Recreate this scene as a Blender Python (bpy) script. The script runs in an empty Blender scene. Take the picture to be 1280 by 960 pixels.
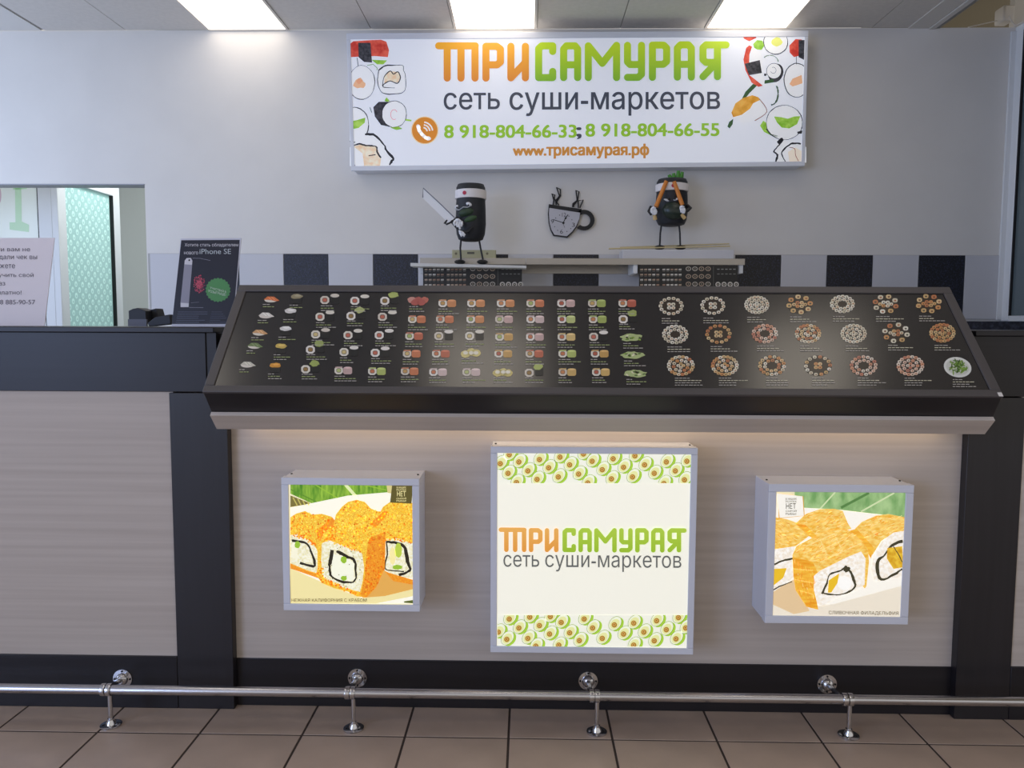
import bpy, math, random
from mathutils import Vector, Matrix
from mathutils.geometry import delaunay_2d_cdt, interpolate_bezier
random.seed(7)
SC = bpy.context.scene
COL = SC.collection
# ------------------------------------------------------------------ camera
F = 960.0
CAM = Vector((0, 0, 1.19))
_Y = Vector((19, 75, -960)).normalized()            # world axes in camera space (right, up, back)
_s = 0.0055
_X = Vector((1, -_s, (19 - _s * 75) / 960.0)).normalized()
_Z = _X.cross(_Y).normalized()
_X = _Y.cross(_Z).normalized()
RC = Matrix((_X, _Y, _Z))                            # camera space -> world
cd = bpy.data.cameras.new('camera'); cam = bpy.data.objects.new('camera', cd); COL.objects.link(cam)
cd.sensor_width = 36; cd.lens = 36 * F / 1280; cd.clip_start = 0.05
m4 = RC.to_4x4(); m4.translation = CAM; cam.matrix_world = m4
SC.camera = cam
# ------------------------------------------------------------------ light
w = bpy.data.worlds.new('world'); SC.world = w; w.use_nodes = True
w.node_tree.nodes['Background'].inputs[0].default_value = (0.97, 0.93, 0.89, 1)
w.node_tree.nodes['Background'].inputs[1].default_value = 0.68
def area(name, loc, rot, sx, sy, power, col):
    l = bpy.data.lights.new(name, 'AREA'); l.shape = 'RECTANGLE'; l.size = sx; l.size_y = sy; l.energy = power; l.color = col
    o = bpy.data.objects.new(name, l); COL.objects.link(o); o.location = loc; o.rotation_euler = rot; return o
area('assumed_daylight_left', (-5.5, 3.5, 1.9), (0, math.radians(-90), 0), 2.4, 3.2, 108, (0.52, 0.68, 1.0))  # unseen source, assumed from the back wall brightening towards the left
area('added_blue_light_left', (-5.5, -4.4, 1.9), (0, math.radians(-90), 0), 2.4, 5.0, 290, (0.42, 0.58, 1.0))  # unseen light, added to tint the left apron and wood panel blue
area('back_room_fill', (-3.1, 7.0, 3.15), (0, 0, 0), 0.8, 1.2, 34, (0.95, 0.98, 1.0))  # unseen fill lamp, added to brighten the door film and the room
PANEL_LIGHT = 2.5
SC.view_settings.view_transform = 'Standard'; SC.view_settings.look = 'None'
SC.view_settings.exposure = 0.0; SC.view_settings.gamma = 1.0; SC.view_settings.use_curve_mapping = False

# ------------------------------------------------------------------ pixel helpers
def ray(px, py): return RC @ Vector(((px - 640) / F, -(py - 480) / F, -1))
def P(px, py, Y):
    d = ray(px, py); return CAM + d * ((Y - CAM.y) / d.y)
def PZ(px, py, Z):
    d = ray(px, py); return CAM + d * ((Z - CAM.z) / d.z)
class Plane:
    def __init__(s, o, n): s.o = Vector(o); s.n = Vector(n).normalized()   # n faces the viewer
    def pt(s, px, py, off=0.0):
        d = ray(px, py); o = s.o + s.n * off
        return CAM + d * ((o - CAM).dot(s.n) / d.dot(s.n))

# ------------------------------------------------------------------ materials
def lin(c):
    def f(v):
        v /= 255.0
        return v / 12.92 if v <= 0.04045 else ((v + 0.055) / 1.055) ** 2.4
    return (f(c[0]), f(c[1]), f(c[2]), 1)
MATS = {}
def mat(name, c, rough=0.5, metal=0.0, emit=0.0, var=0.0, scale=8.0, stretch=(1, 1, 1), bump=0.0, c2=None, spec=0.5, voro=False, lo=0.35, hi=0.65):
    if name in MATS: return MATS[name]
    m = bpy.data.materials.new(name); m.use_nodes = True; nt = m.node_tree; b = nt.nodes['Principled BSDF']
    col = lin(c)
    b.inputs['Roughness'].default_value = rough; b.inputs['Metallic'].default_value = metal
    b.inputs['Specular IOR Level'].default_value = spec
    b.inputs['Base Color'].default_value = col
    if emit: b.inputs['Emission Color'].default_value = col; b.inputs['Emission Strength'].default_value = emit
    if var or bump or c2:
        tc = nt.nodes.new('ShaderNodeTexCoord'); mp = nt.nodes.new('ShaderNodeMapping'); mp.inputs['Scale'].default_value = stretch
        nt.links.new(tc.outputs['Object'], mp.inputs[0])
        if voro:
            n = nt.nodes.new('ShaderNodeTexVoronoi'); n.inputs['Scale'].default_value = scale; out = n.outputs['Distance']
        else:
            n = nt.nodes.new('ShaderNodeTexNoise'); n.inputs['Scale'].default_value = scale; n.inputs['Detail'].default_value = 5; out = n.outputs[0]
        nt.links.new(mp.outputs[0], n.inputs['Vector'])
        r = nt.nodes.new('ShaderNodeValToRGB'); nt.links.new(out, r.inputs[0])
        a = lin(c2) if c2 else tuple(min(1, v * (1 + var)) for v in col[:3]) + (1,)
        d = col if c2 else tuple(v * (1 - var) for v in col[:3]) + (1,)
        r.color_ramp.elements[0].position = lo; r.color_ramp.elements[1].position = hi
        r.color_ramp.elements[0].color = d; r.color_ramp.elements[1].color = a
        nt.links.new(r.outputs[0], b.inputs['Base Color'])
        if emit: nt.links.new(r.outputs[0], b.inputs['Emission Color'])
        if bump:
            bp = nt.nodes.new('ShaderNodeBump'); bp.inputs['Strength'].default_value = bump; bp.inputs['Distance'].default_value = 0.004
            nt.links.new(out, bp.inputs['Height']); nt.links.new(bp.outputs[0], b.inputs['Normal'])
    MATS[name] = m; return m
def flat(c, emit=0.0, rough=0.4):
    c = tuple(int(v) for v in c)
    return mat('print_%02x%02x%02x_%d_%d' % (c[0], c[1], c[2], int(emit * 100), int(rough * 100)), c, rough, emit=emit)
def gradient(name, c1, c2, z1, z2, emit, rough=0.4):
    if name in MATS: return MATS[name]
    m = bpy.data.materials.new(name); m.use_nodes = True; nt = m.node_tree; b = nt.nodes['Principled BSDF']
    tc = nt.nodes.new('ShaderNodeNewGeometry'); sx = nt.nodes.new('ShaderNodeSeparateXYZ'); mr = nt.nodes.new('ShaderNodeMapRange')
    nt.links.new(tc.outputs['Position'], sx.inputs[0]); nt.links.new(sx.outputs['Z'], mr.inputs[0])
    mr.inputs[1].default_value = z1; mr.inputs[2].default_value = z2
    r = nt.nodes.new('ShaderNodeValToRGB'); r.color_ramp.elements[0].color = lin(c1); r.color_ramp.elements[1].color = lin(c2)
    nt.links.new(mr.outputs[0], r.inputs[0]); nt.links.new(r.outputs[0], b.inputs['Base Color']); nt.links.new(r.outputs[0], b.inputs['Emission Color'])
    b.inputs['Emission Strength'].default_value = emit; b.inputs['Roughness'].default_value = rough
    MATS[name] = m; return m
M_wall = mat('white_wall_paint', (220, 217, 213), 0.55, var=0.02, scale=3)
M_ceil = mat('ceiling_tile', (214, 209, 203), 0.9, var=0.03, scale=30)
M_grid = mat('ceiling_grid', (150, 147, 143), 0.5)
M_beam = mat('white_trim', (215, 210, 203), 0.5)
M_recess = mat('brown_upper_ceiling', (128, 118, 96), 0.9)
M_floor = mat('floor_tile_glaze', (182, 162, 146), 0.32, var=0.10, scale=5, stretch=(1, 1, 1), bump=0.03)
M_grout = mat('floor_grout', (62, 52, 48), 0.9)
M_dark = mat('dark_laminate', (31, 29, 33), 0.38, var=0.12, scale=14, stretch=(0.15, 1, 4), spec=0.42)
M_dark2 = mat('dark_laminate_upright', (33, 31, 35), 0.38, var=0.12, scale=14, stretch=(4, 1, 0.15))
M_frame = mat('grey_black_edge', (78, 74, 74), 0.42)
M_wood = mat('pale_wood_laminate', (184, 173, 163), 0.5, c2=(200, 190, 180), scale=3.0, stretch=(0.3, 1, 17), lo=0.3, hi=0.7)
M_alu = mat('silver_aluminium', (222, 226, 236), 0.42, metal=0.05)
M_steel = mat('brushed_steel', (170, 165, 158), 0.33, metal=0.85)
M_chrome = mat('chrome', (205, 205, 208), 0.14, metal=1.0)
M_tube = mat('satin_tube', (196, 196, 200), 0.22, metal=1.0)
M_black = mat('matt_black', (22, 22, 25), 0.6)
M_hole = mat('screw_hole', (18, 18, 18), 0.8)
M_btile = mat('black_pebbled_tile', (14, 15, 24), 0.35, c2=(52, 56, 84), scale=95, bump=0.5, lo=0.5, hi=0.72)
M_wtile = mat('white_glazed_tile', (200, 200, 205), 0.4)
M_tgrout = mat('wall_grout', (176, 174, 172), 0.9)
M_pvc = mat('white_pvc', (218, 220, 222), 0.35)
M_paper = mat('white_paper', (238, 232, 238), 0.8)
M_diff = None

# ------------------------------------------------------------------ mesh builder
class MB:
    def __init__(s): s.v = []; s.f = []; s.m = []; s.sm = []
    def face(s, idx, m, sm=False): s.f.append(idx); s.m.append(m); s.sm.append(sm)
    def quad(s, pts, m):
        n = len(s.v); s.v += [Vector(p) for p in pts]; s.face(list(range(n, n + len(pts))), m)
    def box(s, a, b, m, rot=None, piv=None):
        x0, y0, z0 = a; x1, y1, z1 = b; n = len(s.v)
        vs = [Vector(p) for p in ((x0, y0, z0), (x1, y0, z0), (x1, y1, z0), (x0, y1, z0), (x0, y0, z1), (x1, y0, z1), (x1, y1, z1), (x0, y1, z1))]
        if rot is not None:
            pv = Vector(piv) if piv else (Vector(a) + Vector(b)) / 2
            vs = [rot @ (v - pv) + pv for v in vs]
        s.v += vs
        for q in ((0, 3, 2, 1), (4, 5, 6, 7), (0, 1, 5, 4), (1, 2, 6, 5), (2, 3, 7, 6), (3, 0, 4, 7)): s.face([n + i for i in q], m)
        return s
    def hull(s, front, back, m):
        """prism between two matching outlines (lists of points, counter-clockwise seen from the front)"""
        n = len(s.v); k = len(front); s.v += [Vector(p) for p in front] + [Vector(p) for p in back]
        s.face([n + i for i in range(k)], m); s.face([n + k + i for i in reversed(range(k))], m)
        for i in range(k):
            j = (i + 1) % k; s.face([n + j, n + i, n + k + i, n + k + j], m)
        return s
    def tube(s, path, r, m, seg=10, caps=True):
        path = [Vector(p) for p in path]; rs = r if isinstance(r, (list, tuple)) else [r] * len(path)
        n0 = len(s.v); up = None
        for i, p in enumerate(path):
            t = (path[min(i + 1, len(path) - 1)] - path[max(i - 1, 0)]).normalized()
            a = up if up is not None else (Vector((0, 0, 1)) if abs(t.z) < 0.9 else Vector((1, 0, 0)))
            x = a - t * a.dot(t); x.normalize(); y = t.cross(x); up = x
            for k in range(seg):
                an = 2 * math.pi * k / seg; s.v.append(p + (x * math.cos(an) + y * math.sin(an)) * rs[i])
        for i in range(len(path) - 1):
            for k in range(seg):
                a = n0 + i * seg + k; b = n0 + i * seg + (k + 1) % seg; s.face([a, b, b + seg, a + seg], m, True)
        if caps:
            s.face([n0 + k for k in reversed(range(seg))], m); e = n0 + (len(path) - 1) * seg; s.face([e + k for k in range(seg)], m)
        return s
    def lathe(s, o, axis, prof, m, seg=24):
        """prof: (radius, distance along axis)"""
        o = Vector(o); ax = Vector(axis).normalized()
        return s.tube_r([o + ax * d for _, d in prof], [max(r, 1e-5) for r, _ in prof], ax, m, seg)
    def tube_r(s, pts, rs, ax, m, seg):
        a = Vector((0, 0, 1)) if abs(ax.z) < 0.9 else Vector((1, 0, 0)); x = (a - ax * a.dot(ax)).normalized(); y = ax.cross(x); n0 = len(s.v)
        for p, r in zip(pts, rs):
            for k in range(seg):
                an = 2 * math.pi * k / seg; s.v.append(p + (x * math.cos(an) + y * math.sin(an)) * r)
        for i in range(len(pts) - 1):
            for k in range(seg):
                q = n0 + i * seg + k; b = n0 + i * seg + (k + 1) % seg; s.face([q, b, b + seg, q + seg], m, True)
        s.face([n0 + k for k in reversed(range(seg))], m); e = n0 + (len(pts) - 1) * seg; s.face([e + k for k in range(seg)], m)
        return s
    def ell(s, c, r, m, rot=None, seg=14, rings=8):
        c = Vector(c); n0 = len(s.v); R = rot or Matrix.Identity(3)
        for i in range(rings + 1):
            th = math.pi * i / rings
            for k in range(seg):
                ph = 2 * math.pi * k / seg
                s.v.append(c + R @ Vector((r[0] * math.sin(th) * math.cos(ph), r[1] * math.sin(th) * math.sin(ph), r[2] * math.cos(th))))
        for i in range(rings):
            for k in range(seg):
                a = n0 + i * seg + k; b = n0 + i * seg + (k + 1) % seg; s.face([a, a + seg, b + seg, b], m, True)
        return s
    def build(s, name, parent=None, bevel=0.0):
        me = bpy.data.meshes.new(name); off = parent_loc(parent)
        me.from_pydata([tuple(v - off) for v in s.v], [], s.f)
        ms = []
        for m in s.m:
            if m not in ms: ms.append(m)
        for m in ms: me.materials.append(m)
        for p, m, sm in zip(me.polygons, s.m, s.sm): p.material_index = ms.index(m); p.use_smooth = sm
        me.update(); me.set_sharp_from_angle(angle=math.radians(38))
        o = bpy.data.objects.new(name, me); COL.objects.link(o); o.parent = parent
        if bevel:
            md = o.modifiers.new('bevel', 'BEVEL'); md.width = bevel; md.segments = 2; md.limit_method = 'ANGLE'
        return o
def parent_loc(p):
    v = Vector((0, 0, 0))
    while p is not None: v = v + p.location; p = p.parent
    return v
def tag(o, label=None, cat=None, group=None, kind=None):
    if label: o['label'] = label
    if cat: o['category'] = cat
    if group: o['group'] = group
    if kind: o['kind'] = kind
    return o
def thing(name, loc, label, cat, group=None):
    o = bpy.data.objects.new(name, None); COL.objects.link(o); o.location = loc; o.empty_display_size = 0.1
    return tag(o, label, cat, group)
def structure(name, label=None, loc=(0, 0, 0)):
    o = bpy.data.objects.new(name, None); COL.objects.link(o); o.location = loc; o.empty_display_size = 0.1
    return tag(o, label, None, None, 'structure')
def bx(name, a, b, m, parent=None, bevel=0.0): return MB().box(a, b, m).build(name, parent, bevel)
def inst(o, parent, loc):
    c = o.copy(); COL.objects.link(c); c.parent = parent; c.location = loc; return c
def copy_tree(o, loc, parent=None):
    c = o.copy(); COL.objects.link(c); c.location = loc; c.parent = parent
    for ch in [q for q in COL.objects if q.parent == o]: copy_tree(ch, ch.location.copy(), c)
    return c

# ------------------------------------------------------------------ flat prints
def clip_poly(pts, rect):
    x0, y0, x1, y1 = rect
    for ax, lim, sg in ((0, x0, 1), (0, x1, -1), (1, y0, 1), (1, y1, -1)):
        out = []
        for i in range(len(pts)):
            a, b = pts[i - 1], pts[i]; da = sg * (a[ax] - lim); db = sg * (b[ax] - lim)
            if da * db < 0:
                t = da / (da - db); out.append((a[0] + (b[0] - a[0]) * t, a[1] + (b[1] - a[1]) * t))
            if db >= 0: out.append(b)
        pts = out
        if not pts: return []
    return pts
class Pic:
    """polygons printed on a plane; coordinates are those of a zoomed crop of the photograph"""
    def __init__(s, plane, ox=0, oy=0, sc=1.0, clip=None, base=0.0006, step=0.00012):
        s.pl = plane; s.ox = ox; s.oy = oy; s.sc = sc; s.clip = clip; s.mb = MB(); s.base = base; s.step = step
    def poly(s, pts, m, layer=0):
        if s.clip: pts = clip_poly(list(pts), s.clip)
        if len(pts) < 3: return s
        a = sum(pts[i - 1][0] * pts[i][1] - pts[i][0] * pts[i - 1][1] for i in range(len(pts)))
        if a > 0: pts = list(reversed(pts))
        n = len(s.mb.v)
        for x, y in pts: s.mb.v.append(s.pl.pt(s.ox + x / s.sc, s.oy + y / s.sc, s.base + layer * s.step))
        s.mb.face(list(range(n, n + len(pts))), m); return s
    def ell(s, cx, cy, rx, ry, m, layer=0, rot=0, n=18, a0=0, a1=360, jit=0):
        c, q = math.cos(math.radians(rot)), math.sin(math.radians(rot)); pts = []
        for i in range(n if a1 - a0 >= 360 else n + 1):
            a = math.radians(a0 + (a1 - a0) * i / n); k = 1 + random.uniform(-jit, jit); u, v = rx * k * math.cos(a), ry * k * math.sin(a)
            pts.append((cx + u * c - v * q, cy + u * q + v * c))
        return s.poly(pts, m, layer)
    def stroke(s, pts, wd, m, layer=0, caps=False, vary=0.0):
        if vary:                                             # hand-drawn line: resampled, slightly wavering, swelling and thinning
            out = []; n = len(pts)
            for i in range(n - 1):
                p0, p1, p2, p3 = pts[max(i - 1, 0)], pts[i], pts[i + 1], pts[min(i + 2, n - 1)]
                for k in range(4):
                    t = k / 4.0; out.append(tuple(0.5 * (2 * p1[a] + (p2[a] - p0[a]) * t + (2 * p0[a] - 5 * p1[a] + 4 * p2[a] - p3[a]) * t * t + (3 * p1[a] - p0[a] - 3 * p2[a] + p3[a]) * t ** 3) + random.uniform(-.16, .16) * wd for a in (0, 1)))
            out.append(pts[-1]); w0 = wd * random.uniform(.9, 1.3); L_ = []; R_ = []
            for i, (x, y) in enumerate(out):
                a, b = out[max(i - 1, 0)], out[min(i + 1, len(out) - 1)]; L = math.hypot(b[0] - a[0], b[1] - a[1]) or 1; w0 += random.uniform(-.5, .5) * vary * wd; w0 = min(max(w0, wd * .55), wd * 1.5)
                nx, ny = -(b[1] - a[1]) / L * w0 / 2, (b[0] - a[0]) / L * w0 / 2; L_.append((x + nx, y + ny)); R_.append((x - nx, y - ny))
            for i in range(len(out) - 1): s.poly([L_[i], L_[i + 1], R_[i + 1], R_[i]], m, layer)
            return s
        for i in range(len(pts) - 1):
            (x0, y0), (x1, y1) = pts[i], pts[i + 1]; L = math.hypot(x1 - x0, y1 - y0) or 1; k = wd / 2 * (1 + random.uniform(-vary, vary))
            nx, ny = -(y1 - y0) / L * k, (x1 - x0) / L * k
            s.poly([(x0 + nx, y0 + ny), (x1 + nx, y1 + ny), (x1 - nx, y1 - ny), (x0 - nx, y0 - ny)], m, layer)
        if caps:
            for x, y in pts: s.ell(x, y, wd / 2, wd / 2, m, layer, n=14)
        return s
    def ring(s, cx, cy, rx, ry, wd, m, layer=0, rot=0, n=22, a0=0, a1=360, jit=0, vary=0.0):
        c, q = math.cos(math.radians(rot)), math.sin(math.radians(rot)); pts = []
        for i in range(n + 1):
            a = math.radians(a0 + (a1 - a0) * i / n); k = 1 + random.uniform(-jit, jit); u, v = rx * k * math.cos(a), ry * k * math.sin(a)
            pts.append((cx + u * c - v * q, cy + u * q + v * c))
        if a1 - a0 >= 360: pts[-1] = pts[0]
        return s.stroke(pts, wd, m, layer, vary=vary)
    def scatter(s, region, n, fn):
        xs = [p[0] for p in region]; ys = [p[1] for p in region]; k = 0
        while k < n:
            x, y = random.uniform(min(xs), max(xs)), random.uniform(min(ys), max(ys)); ins = False
            for i in range(len(region)):
                (x0, y0), (x1, y1) = region[i - 1], region[i]
                if (y0 > y) != (y1 > y) and x < (x1 - x0) * (y - y0) / (y1 - y0) + x0: ins = not ins
            if ins: fn(x, y); k += 1
        return s
    def build(s, name, parent): return s.mb.build(name, parent)
def glyph_mesh(name, body, shear=0.0):
    cu = bpy.data.curves.new(name, 'FONT'); cu.body = body; cu.shear = shear
    o = bpy.data.objects.new('tmp_text', cu); COL.objects.link(o)
    loops = []
    for sp in o.to_curve(bpy.context.evaluated_depsgraph_get()).splines:
        b = list(sp.bezier_points); out = []
        for i in range(len(b)):
            p, q = b[i], b[(i + 1) % len(b)]; d = (q.co - p.co)
            bend = max(abs((h - p.co).x * d.y - (h - p.co).y * d.x) for h in (p.handle_right, q.handle_left)) / (d.length + 1e-9)
            n = 4 if bend > 0.004 else 1
            out += [c.xy.copy() for c in interpolate_bezier(p.co, p.handle_right, q.handle_left, q.co, n + 1)[:-1]]
        loops.append(out)
    o.to_curve_clear(); bpy.data.objects.remove(o); bpy.data.curves.remove(cu)
    vs = []; es = []
    for lp in loops:
        n = len(vs); vs += lp; es += [(n + i, n + (i + 1) % len(lp)) for i in range(len(lp))]
    v2, _, f2, _, _, _ = delaunay_2d_cdt(vs, es, [], 0, 1e-6)
    def winding(c):
        w_ = 0
        for lp in loops:
            for i in range(len(lp)):
                a, b = lp[i - 1], lp[i]
                if (a.y <= c.y) != (b.y <= c.y):
                    x = a.x + (c.y - a.y) / (b.y - a.y) * (b.x - a.x)
                    if x > c.x: w_ += 1 if b.y > a.y else -1
        return w_
    keep = [tuple(f) for f in f2 if winding((v2[f[0]] + v2[f[1]] + v2[f[2]]) / 3) != 0]
    me = bpy.data.meshes.new(name); me.from_pydata([(v.x, v.y, 0) for v in v2], [], keep); return me
def text(name, body, plane, tl, br, m, parent, off=0.0012, bold=0.0, slope=0.0, lean=0.0, shear=0.0, depth=0.0):
    """lettering fitted into the box tl..br (photo pixels), slope: rise in pixels over the width"""
    me = glyph_mesh(name, body, shear)
    xs = [v.co.x for v in me.vertices]; ys = [v.co.y for v in me.vertices]
    x0, x1, y0, y1 = min(xs), max(xs), min(ys), max(ys); loc = parent_loc(parent)
    for v in me.vertices:
        u = (v.co.x - x0) / (x1 - x0); q = (v.co.y - y0) / (y1 - y0)
        v.co = plane.pt(tl[0] + (br[0] - tl[0]) * u + lean * q, br[1] + (tl[1] - br[1]) * q - slope * u, off) - loc
    if bold > 0:                                          # heavier weight: the outline repeated a hair to each side
        wv = (plane.pt(br[0], br[1]) - plane.pt(tl[0], br[1])); k = bold * (tl[1] - br[1]) * -1 * wv.length / (br[0] - tl[0]) * 2.2; ex = wv.normalized() * k
        vs = [v.co.copy() for v in me.vertices]; fs = [tuple(p.vertices) for p in me.polygons]; up = Vector((0, 0, 1)) * k * 0.6; va = []; fa = []
        for d in (ex + up, ex - up + plane.n * 4e-5, -ex + up + plane.n * 8e-5, -ex - up + plane.n * 12e-5):
            n0 = len(va); va += [tuple(v + d) for v in vs]; fa += [tuple(n0 + i for i in f) for f in fs]
        me = bpy.data.meshes.new(name); me.from_pydata(va, [], fa)
    me.name = name; me.materials.clear(); me.materials.append(m)
    ob = bpy.data.objects.new(name, me); COL.objects.link(ob); ob.parent = parent; return ob
LOGO = {  # stroke skeletons of the logo letters, in the coordinates of one zoomed crop
    'orange': [[(28, 58), (182, 58)], [(64, 58), (64, 194)], [(122, 58), (122, 194)], [(181, 58), (181, 194)],
               [(227, 194), (227, 60), (272, 60), (288, 72), (288, 126), (274, 138), (227, 138)],
               [(332, 60), (332, 193), (393, 128)], [(393, 60), (393, 193)]],
    'green': [[(508, 82), (508, 58), (462, 58), (449, 70), (449, 192), (508, 192), (508, 166)],
              [(554, 192), (554, 72), (566, 58), (602, 58), (613, 72), (613, 192)], [(554, 138), (613, 138)],
              [(658, 192), (658, 58), (717, 132), (777, 56), (777, 192)],
              [(823, 56), (823, 126), (834, 137), (882, 137)], [(882, 56), (882, 178), (868, 191), (823, 191)],
              [(928, 191), (928, 55), (975, 55), (988, 68), (988, 124), (974, 136), (928, 136)],
              [(1033, 190), (1033, 68), (1046, 54), (1080, 54), (1092, 68), (1092, 190)], [(1033, 136), (1092, 136)],
              [(1238, 54), (1154, 54), (1141, 66), (1141, 116), (1154, 128), (1202, 128)], [(1202, 54), (1202, 188)], [(1141, 188), (1196, 130)]]}
def logo(plane, parent, fmap, wpx, mo, mg, off):
    for key, m in (('orange', mo), ('green', mg)):
        p = Pic(plane, base=off, step=0.00003); k = 0
        for st in LOGO[key]:
            pts = [fmap(x, y) for x, y in st]
            for i in range(len(pts) - 1): p.stroke(pts[i:i + 2], wpx, m, k); k += 1
            for x, y in pts: p.ell(x, y, wpx / 2, wpx / 2, m, k, n=16); k += 1
        p.build('logo_lettering', parent)

# ================================================================== THE ROOM
YO_ = PZ(255, 886, 0).y
YW = 5.74                                             # back wall
ZC = P(640, 36.5, YW).z                               # ceiling height
XR = P(1263, 150, YW).x                               # right end of the back wall
OPX = P(183, 300, YW).x; OPZ = P(100, 230, YW).z      # pass-through opening in the back wall
wb = structure('wall_back', 'white painted back wall behind the counter')
mb = MB()
mb.box((OPX, YW, 0), (XR + 0.5, YW + 0.12, ZC), M_wall)
mb.box((-5.6, YW, OPZ), (OPX, YW + 0.12, ZC), M_wall)
mb.build('plaster', wb)
bx('lintel_edge', (-5.6, YW - 0.006, OPZ - 0.008), (OPX, YW + 0.12, OPZ), mat('lintel_grey', (150, 152, 160), 0.5), wb)
# tile band, one tile after the other
t0 = P(355.5, 340, YW).x; tp = (P(1205, 340, YW).x - t0) / 15.0
zt = P(640, 318.2, YW).z; zb_ = P(1230, 399, YW).z
bx('tile_bedding', (OPX + 0.01, YW - 0.004, zb_), (XR, YW, zt + 0.003), M_tgrout, wb)
me_b = me_w = None
for k in range(-3, 16):
    a = t0 + k * tp; b = min(a + tp - 0.003, XR - 0.005); a = max(a, OPX + 0.012)
    if b - a < 0.03: continue
    full = abs((b - a) - (tp - 0.003)) < 1e-4
    m = M_btile if k % 2 == 0 else M_wtile
    if full:
        src = me_b if k % 2 == 0 else me_w
        if src is None:
            o = MB().box((0, -0.012, 0), (tp - 0.003, -0.004, zt - zb_), m).build('tile', wb, 0.0015)
            if k % 2 == 0: me_b = o
            else: me_w = o
            o.location = (a, YW, zb_)
        else: inst(src, wb, (a, YW, zb_))
    else:
        bx('tile', (a, YW - 0.012, zb_), (b, YW - 0.004, zt), m, wb, 0.0015)
# left wall far outside the frame with assumed window openings behind the left area lights
wl = structure('wall_left', 'white left wall with assumed window openings')
mb = MB(); mb.box((-5.75, -7.5, 0), (-5.6, YW, 0.6), M_wall); mb.box((-5.75, -7.5, 3.15), (-5.6, YW, ZC), M_wall)
mb.box((-5.75, 5.2, 0.6), (-5.6, YW, 3.15), M_wall); mb.box((-5.75, -1.85, 0.6), (-5.6, 1.85, 3.15), M_wall); mb.build('plaster', wl)
# right: glazed plastic partition meeting the back wall
wr = structure('wall_right', 'white framed glazed partition at the right end of the wall')
zs = P(1258, 400, YW - 0.05).z
bx('corner_strip', (XR - 0.035, YW - 0.02, zs), (XR + 0.005, YW - 0.001, ZC - 0.03), M_pvc, wr, 0.004)
bx('window_post', (XR, YW - 0.09, zs - 0.01), (XR + 0.05, YW, ZC), M_pvc, wr, 0.006)
bx('gasket', (XR + 0.004, YW - 0.1, zs + 0.03), (XR + 0.04, YW - 0.09, ZC), M_black, wr)
bx('bottom_rail', (XR + 0.002, 2.9, zs - 0.012), (XR + 0.06, YW - 0.09, zs + 0.03), M_pvc, wr, 0.004)
bx('top_rail', (XR + 0.002, 2.9, ZC - 0.05), (XR + 0.06, YW - 0.09, ZC), M_pvc, wr, 0.004)
bx('pane', (XR + 0.02, 2.9, zs + 0.03), (XR + 0.03, YW - 0.1, ZC - 0.05), mat('dull_glass', (92, 104, 108), 0.12), wr)
bx('lower_panel', (XR + 0.002, 2.9, 0), (XR + 0.06, YW, zs - 0.012), M_dark, wr)
# floor
fl = structure('floor', 'brown-grey square floor tiles with dark grout')
bx('grout_bed', (-5.7, -3.5, -0.06), (4.2, 9, -0.0015), M_grout, fl)
bx('kitchen_floor', (-2.6, YO_ + 0.55, -0.0012), (3.4, YW, 0.0), mat('bounce_kitchen_floor', (206, 200, 190), 0.4), fl)  # unseen pale floor, added to bounce light up to the ceiling
yg = PZ(640, 922, 0).y
xg = PZ(638.5, 890, 0).x
tps = (PZ(882.5, 893, 0).x - PZ(396, 887, 0).x) / 4.0
GR = 0.007
tile0 = None; rest = MB()
for j in range(-20, 6):
    for i in range(-18, 14):
        x = xg + i * tps; y = yg + j * tps
        if -3 <= j <= 0 and -7 <= i <= 7:
            if tile0 is None:
                tile0 = MB().box((0, 0, -0.01), (tps - GR, tps - GR, 0), M_floor).build('floor_tile', fl, 0.0006); tile0.location = (x, y, 0)
            else: inst(tile0, fl, (x, y, 0))
        elif j <= 0 or (j <= 1 and -14 <= i): rest.box((x, y, -0.01), (x + tps - GR, y + tps - GR, 0), M_floor)
tag(rest.build('outer_floor_tiles', fl), kind='stuff')
# ceiling
ce = structure('ceiling', 'suspended ceiling of grey square tiles')
XC0 = P(568, 36.5, YW).x - 5 * 0.6                    # grid origin
cl_l = P(52, 38, YW).x; cl_r = P(1135, 36, YW).x
LIGHT_COLS = (2, 5, 8); LIGHT_ROWS = (0, 2, 4, 6, 9)  # only the back row is in view; in-between rows added to even the light
ct = None; crest = MB()
for j in range(0, 14):
    for i in range(-1, 11):
        x = XC0 + i * 0.6; y = YW - (j + 1) * 0.6
        if i in LIGHT_COLS and j in LIGHT_ROWS: continue
        x0 = max(x, cl_l); x1 = min(x + 0.594, cl_r)
        if x1 - x0 < 0.05: continue
        if j < 2:
            if x1 - x0 > 0.59 and ct is not None: inst(ct, ce, (x, y, ZC))
            else:
                o = MB().box((0, 0, 0), (x1 - x0, 0.594, 0.015), M_ceil).build('ceiling_tile', ce); o.location = (x0, y, ZC)
                if x1 - x0 > 0.59: ct = o
        else: crest.box((x0, y, ZC), (x1, y + 0.594, ZC + 0.015), M_ceil)
tag(crest.build('outer_ceiling_tiles', ce), kind='stuff')
bx('grid_backing', (cl_l, -3.5, ZC + 0.008), (cl_r, YW, ZC + 0.05), M_grid, ce)
bx('plaster_border', (-5.7, -3.5, ZC + 0.002), (cl_l, YW, ZC + 0.05), M_wall, ce)
tr = structure('trim_1', 'white boxed ceiling beam beside the darker upper ceiling')
xb1 = P(1168, 36, YW).x; xb2 = P(1178, 36, YW).x
bx('beam', (cl_r, -3.5, ZC - 0.005), (P(1160, 36, YW).x, YW, ZC + 0.5), M_beam, tr)
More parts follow.
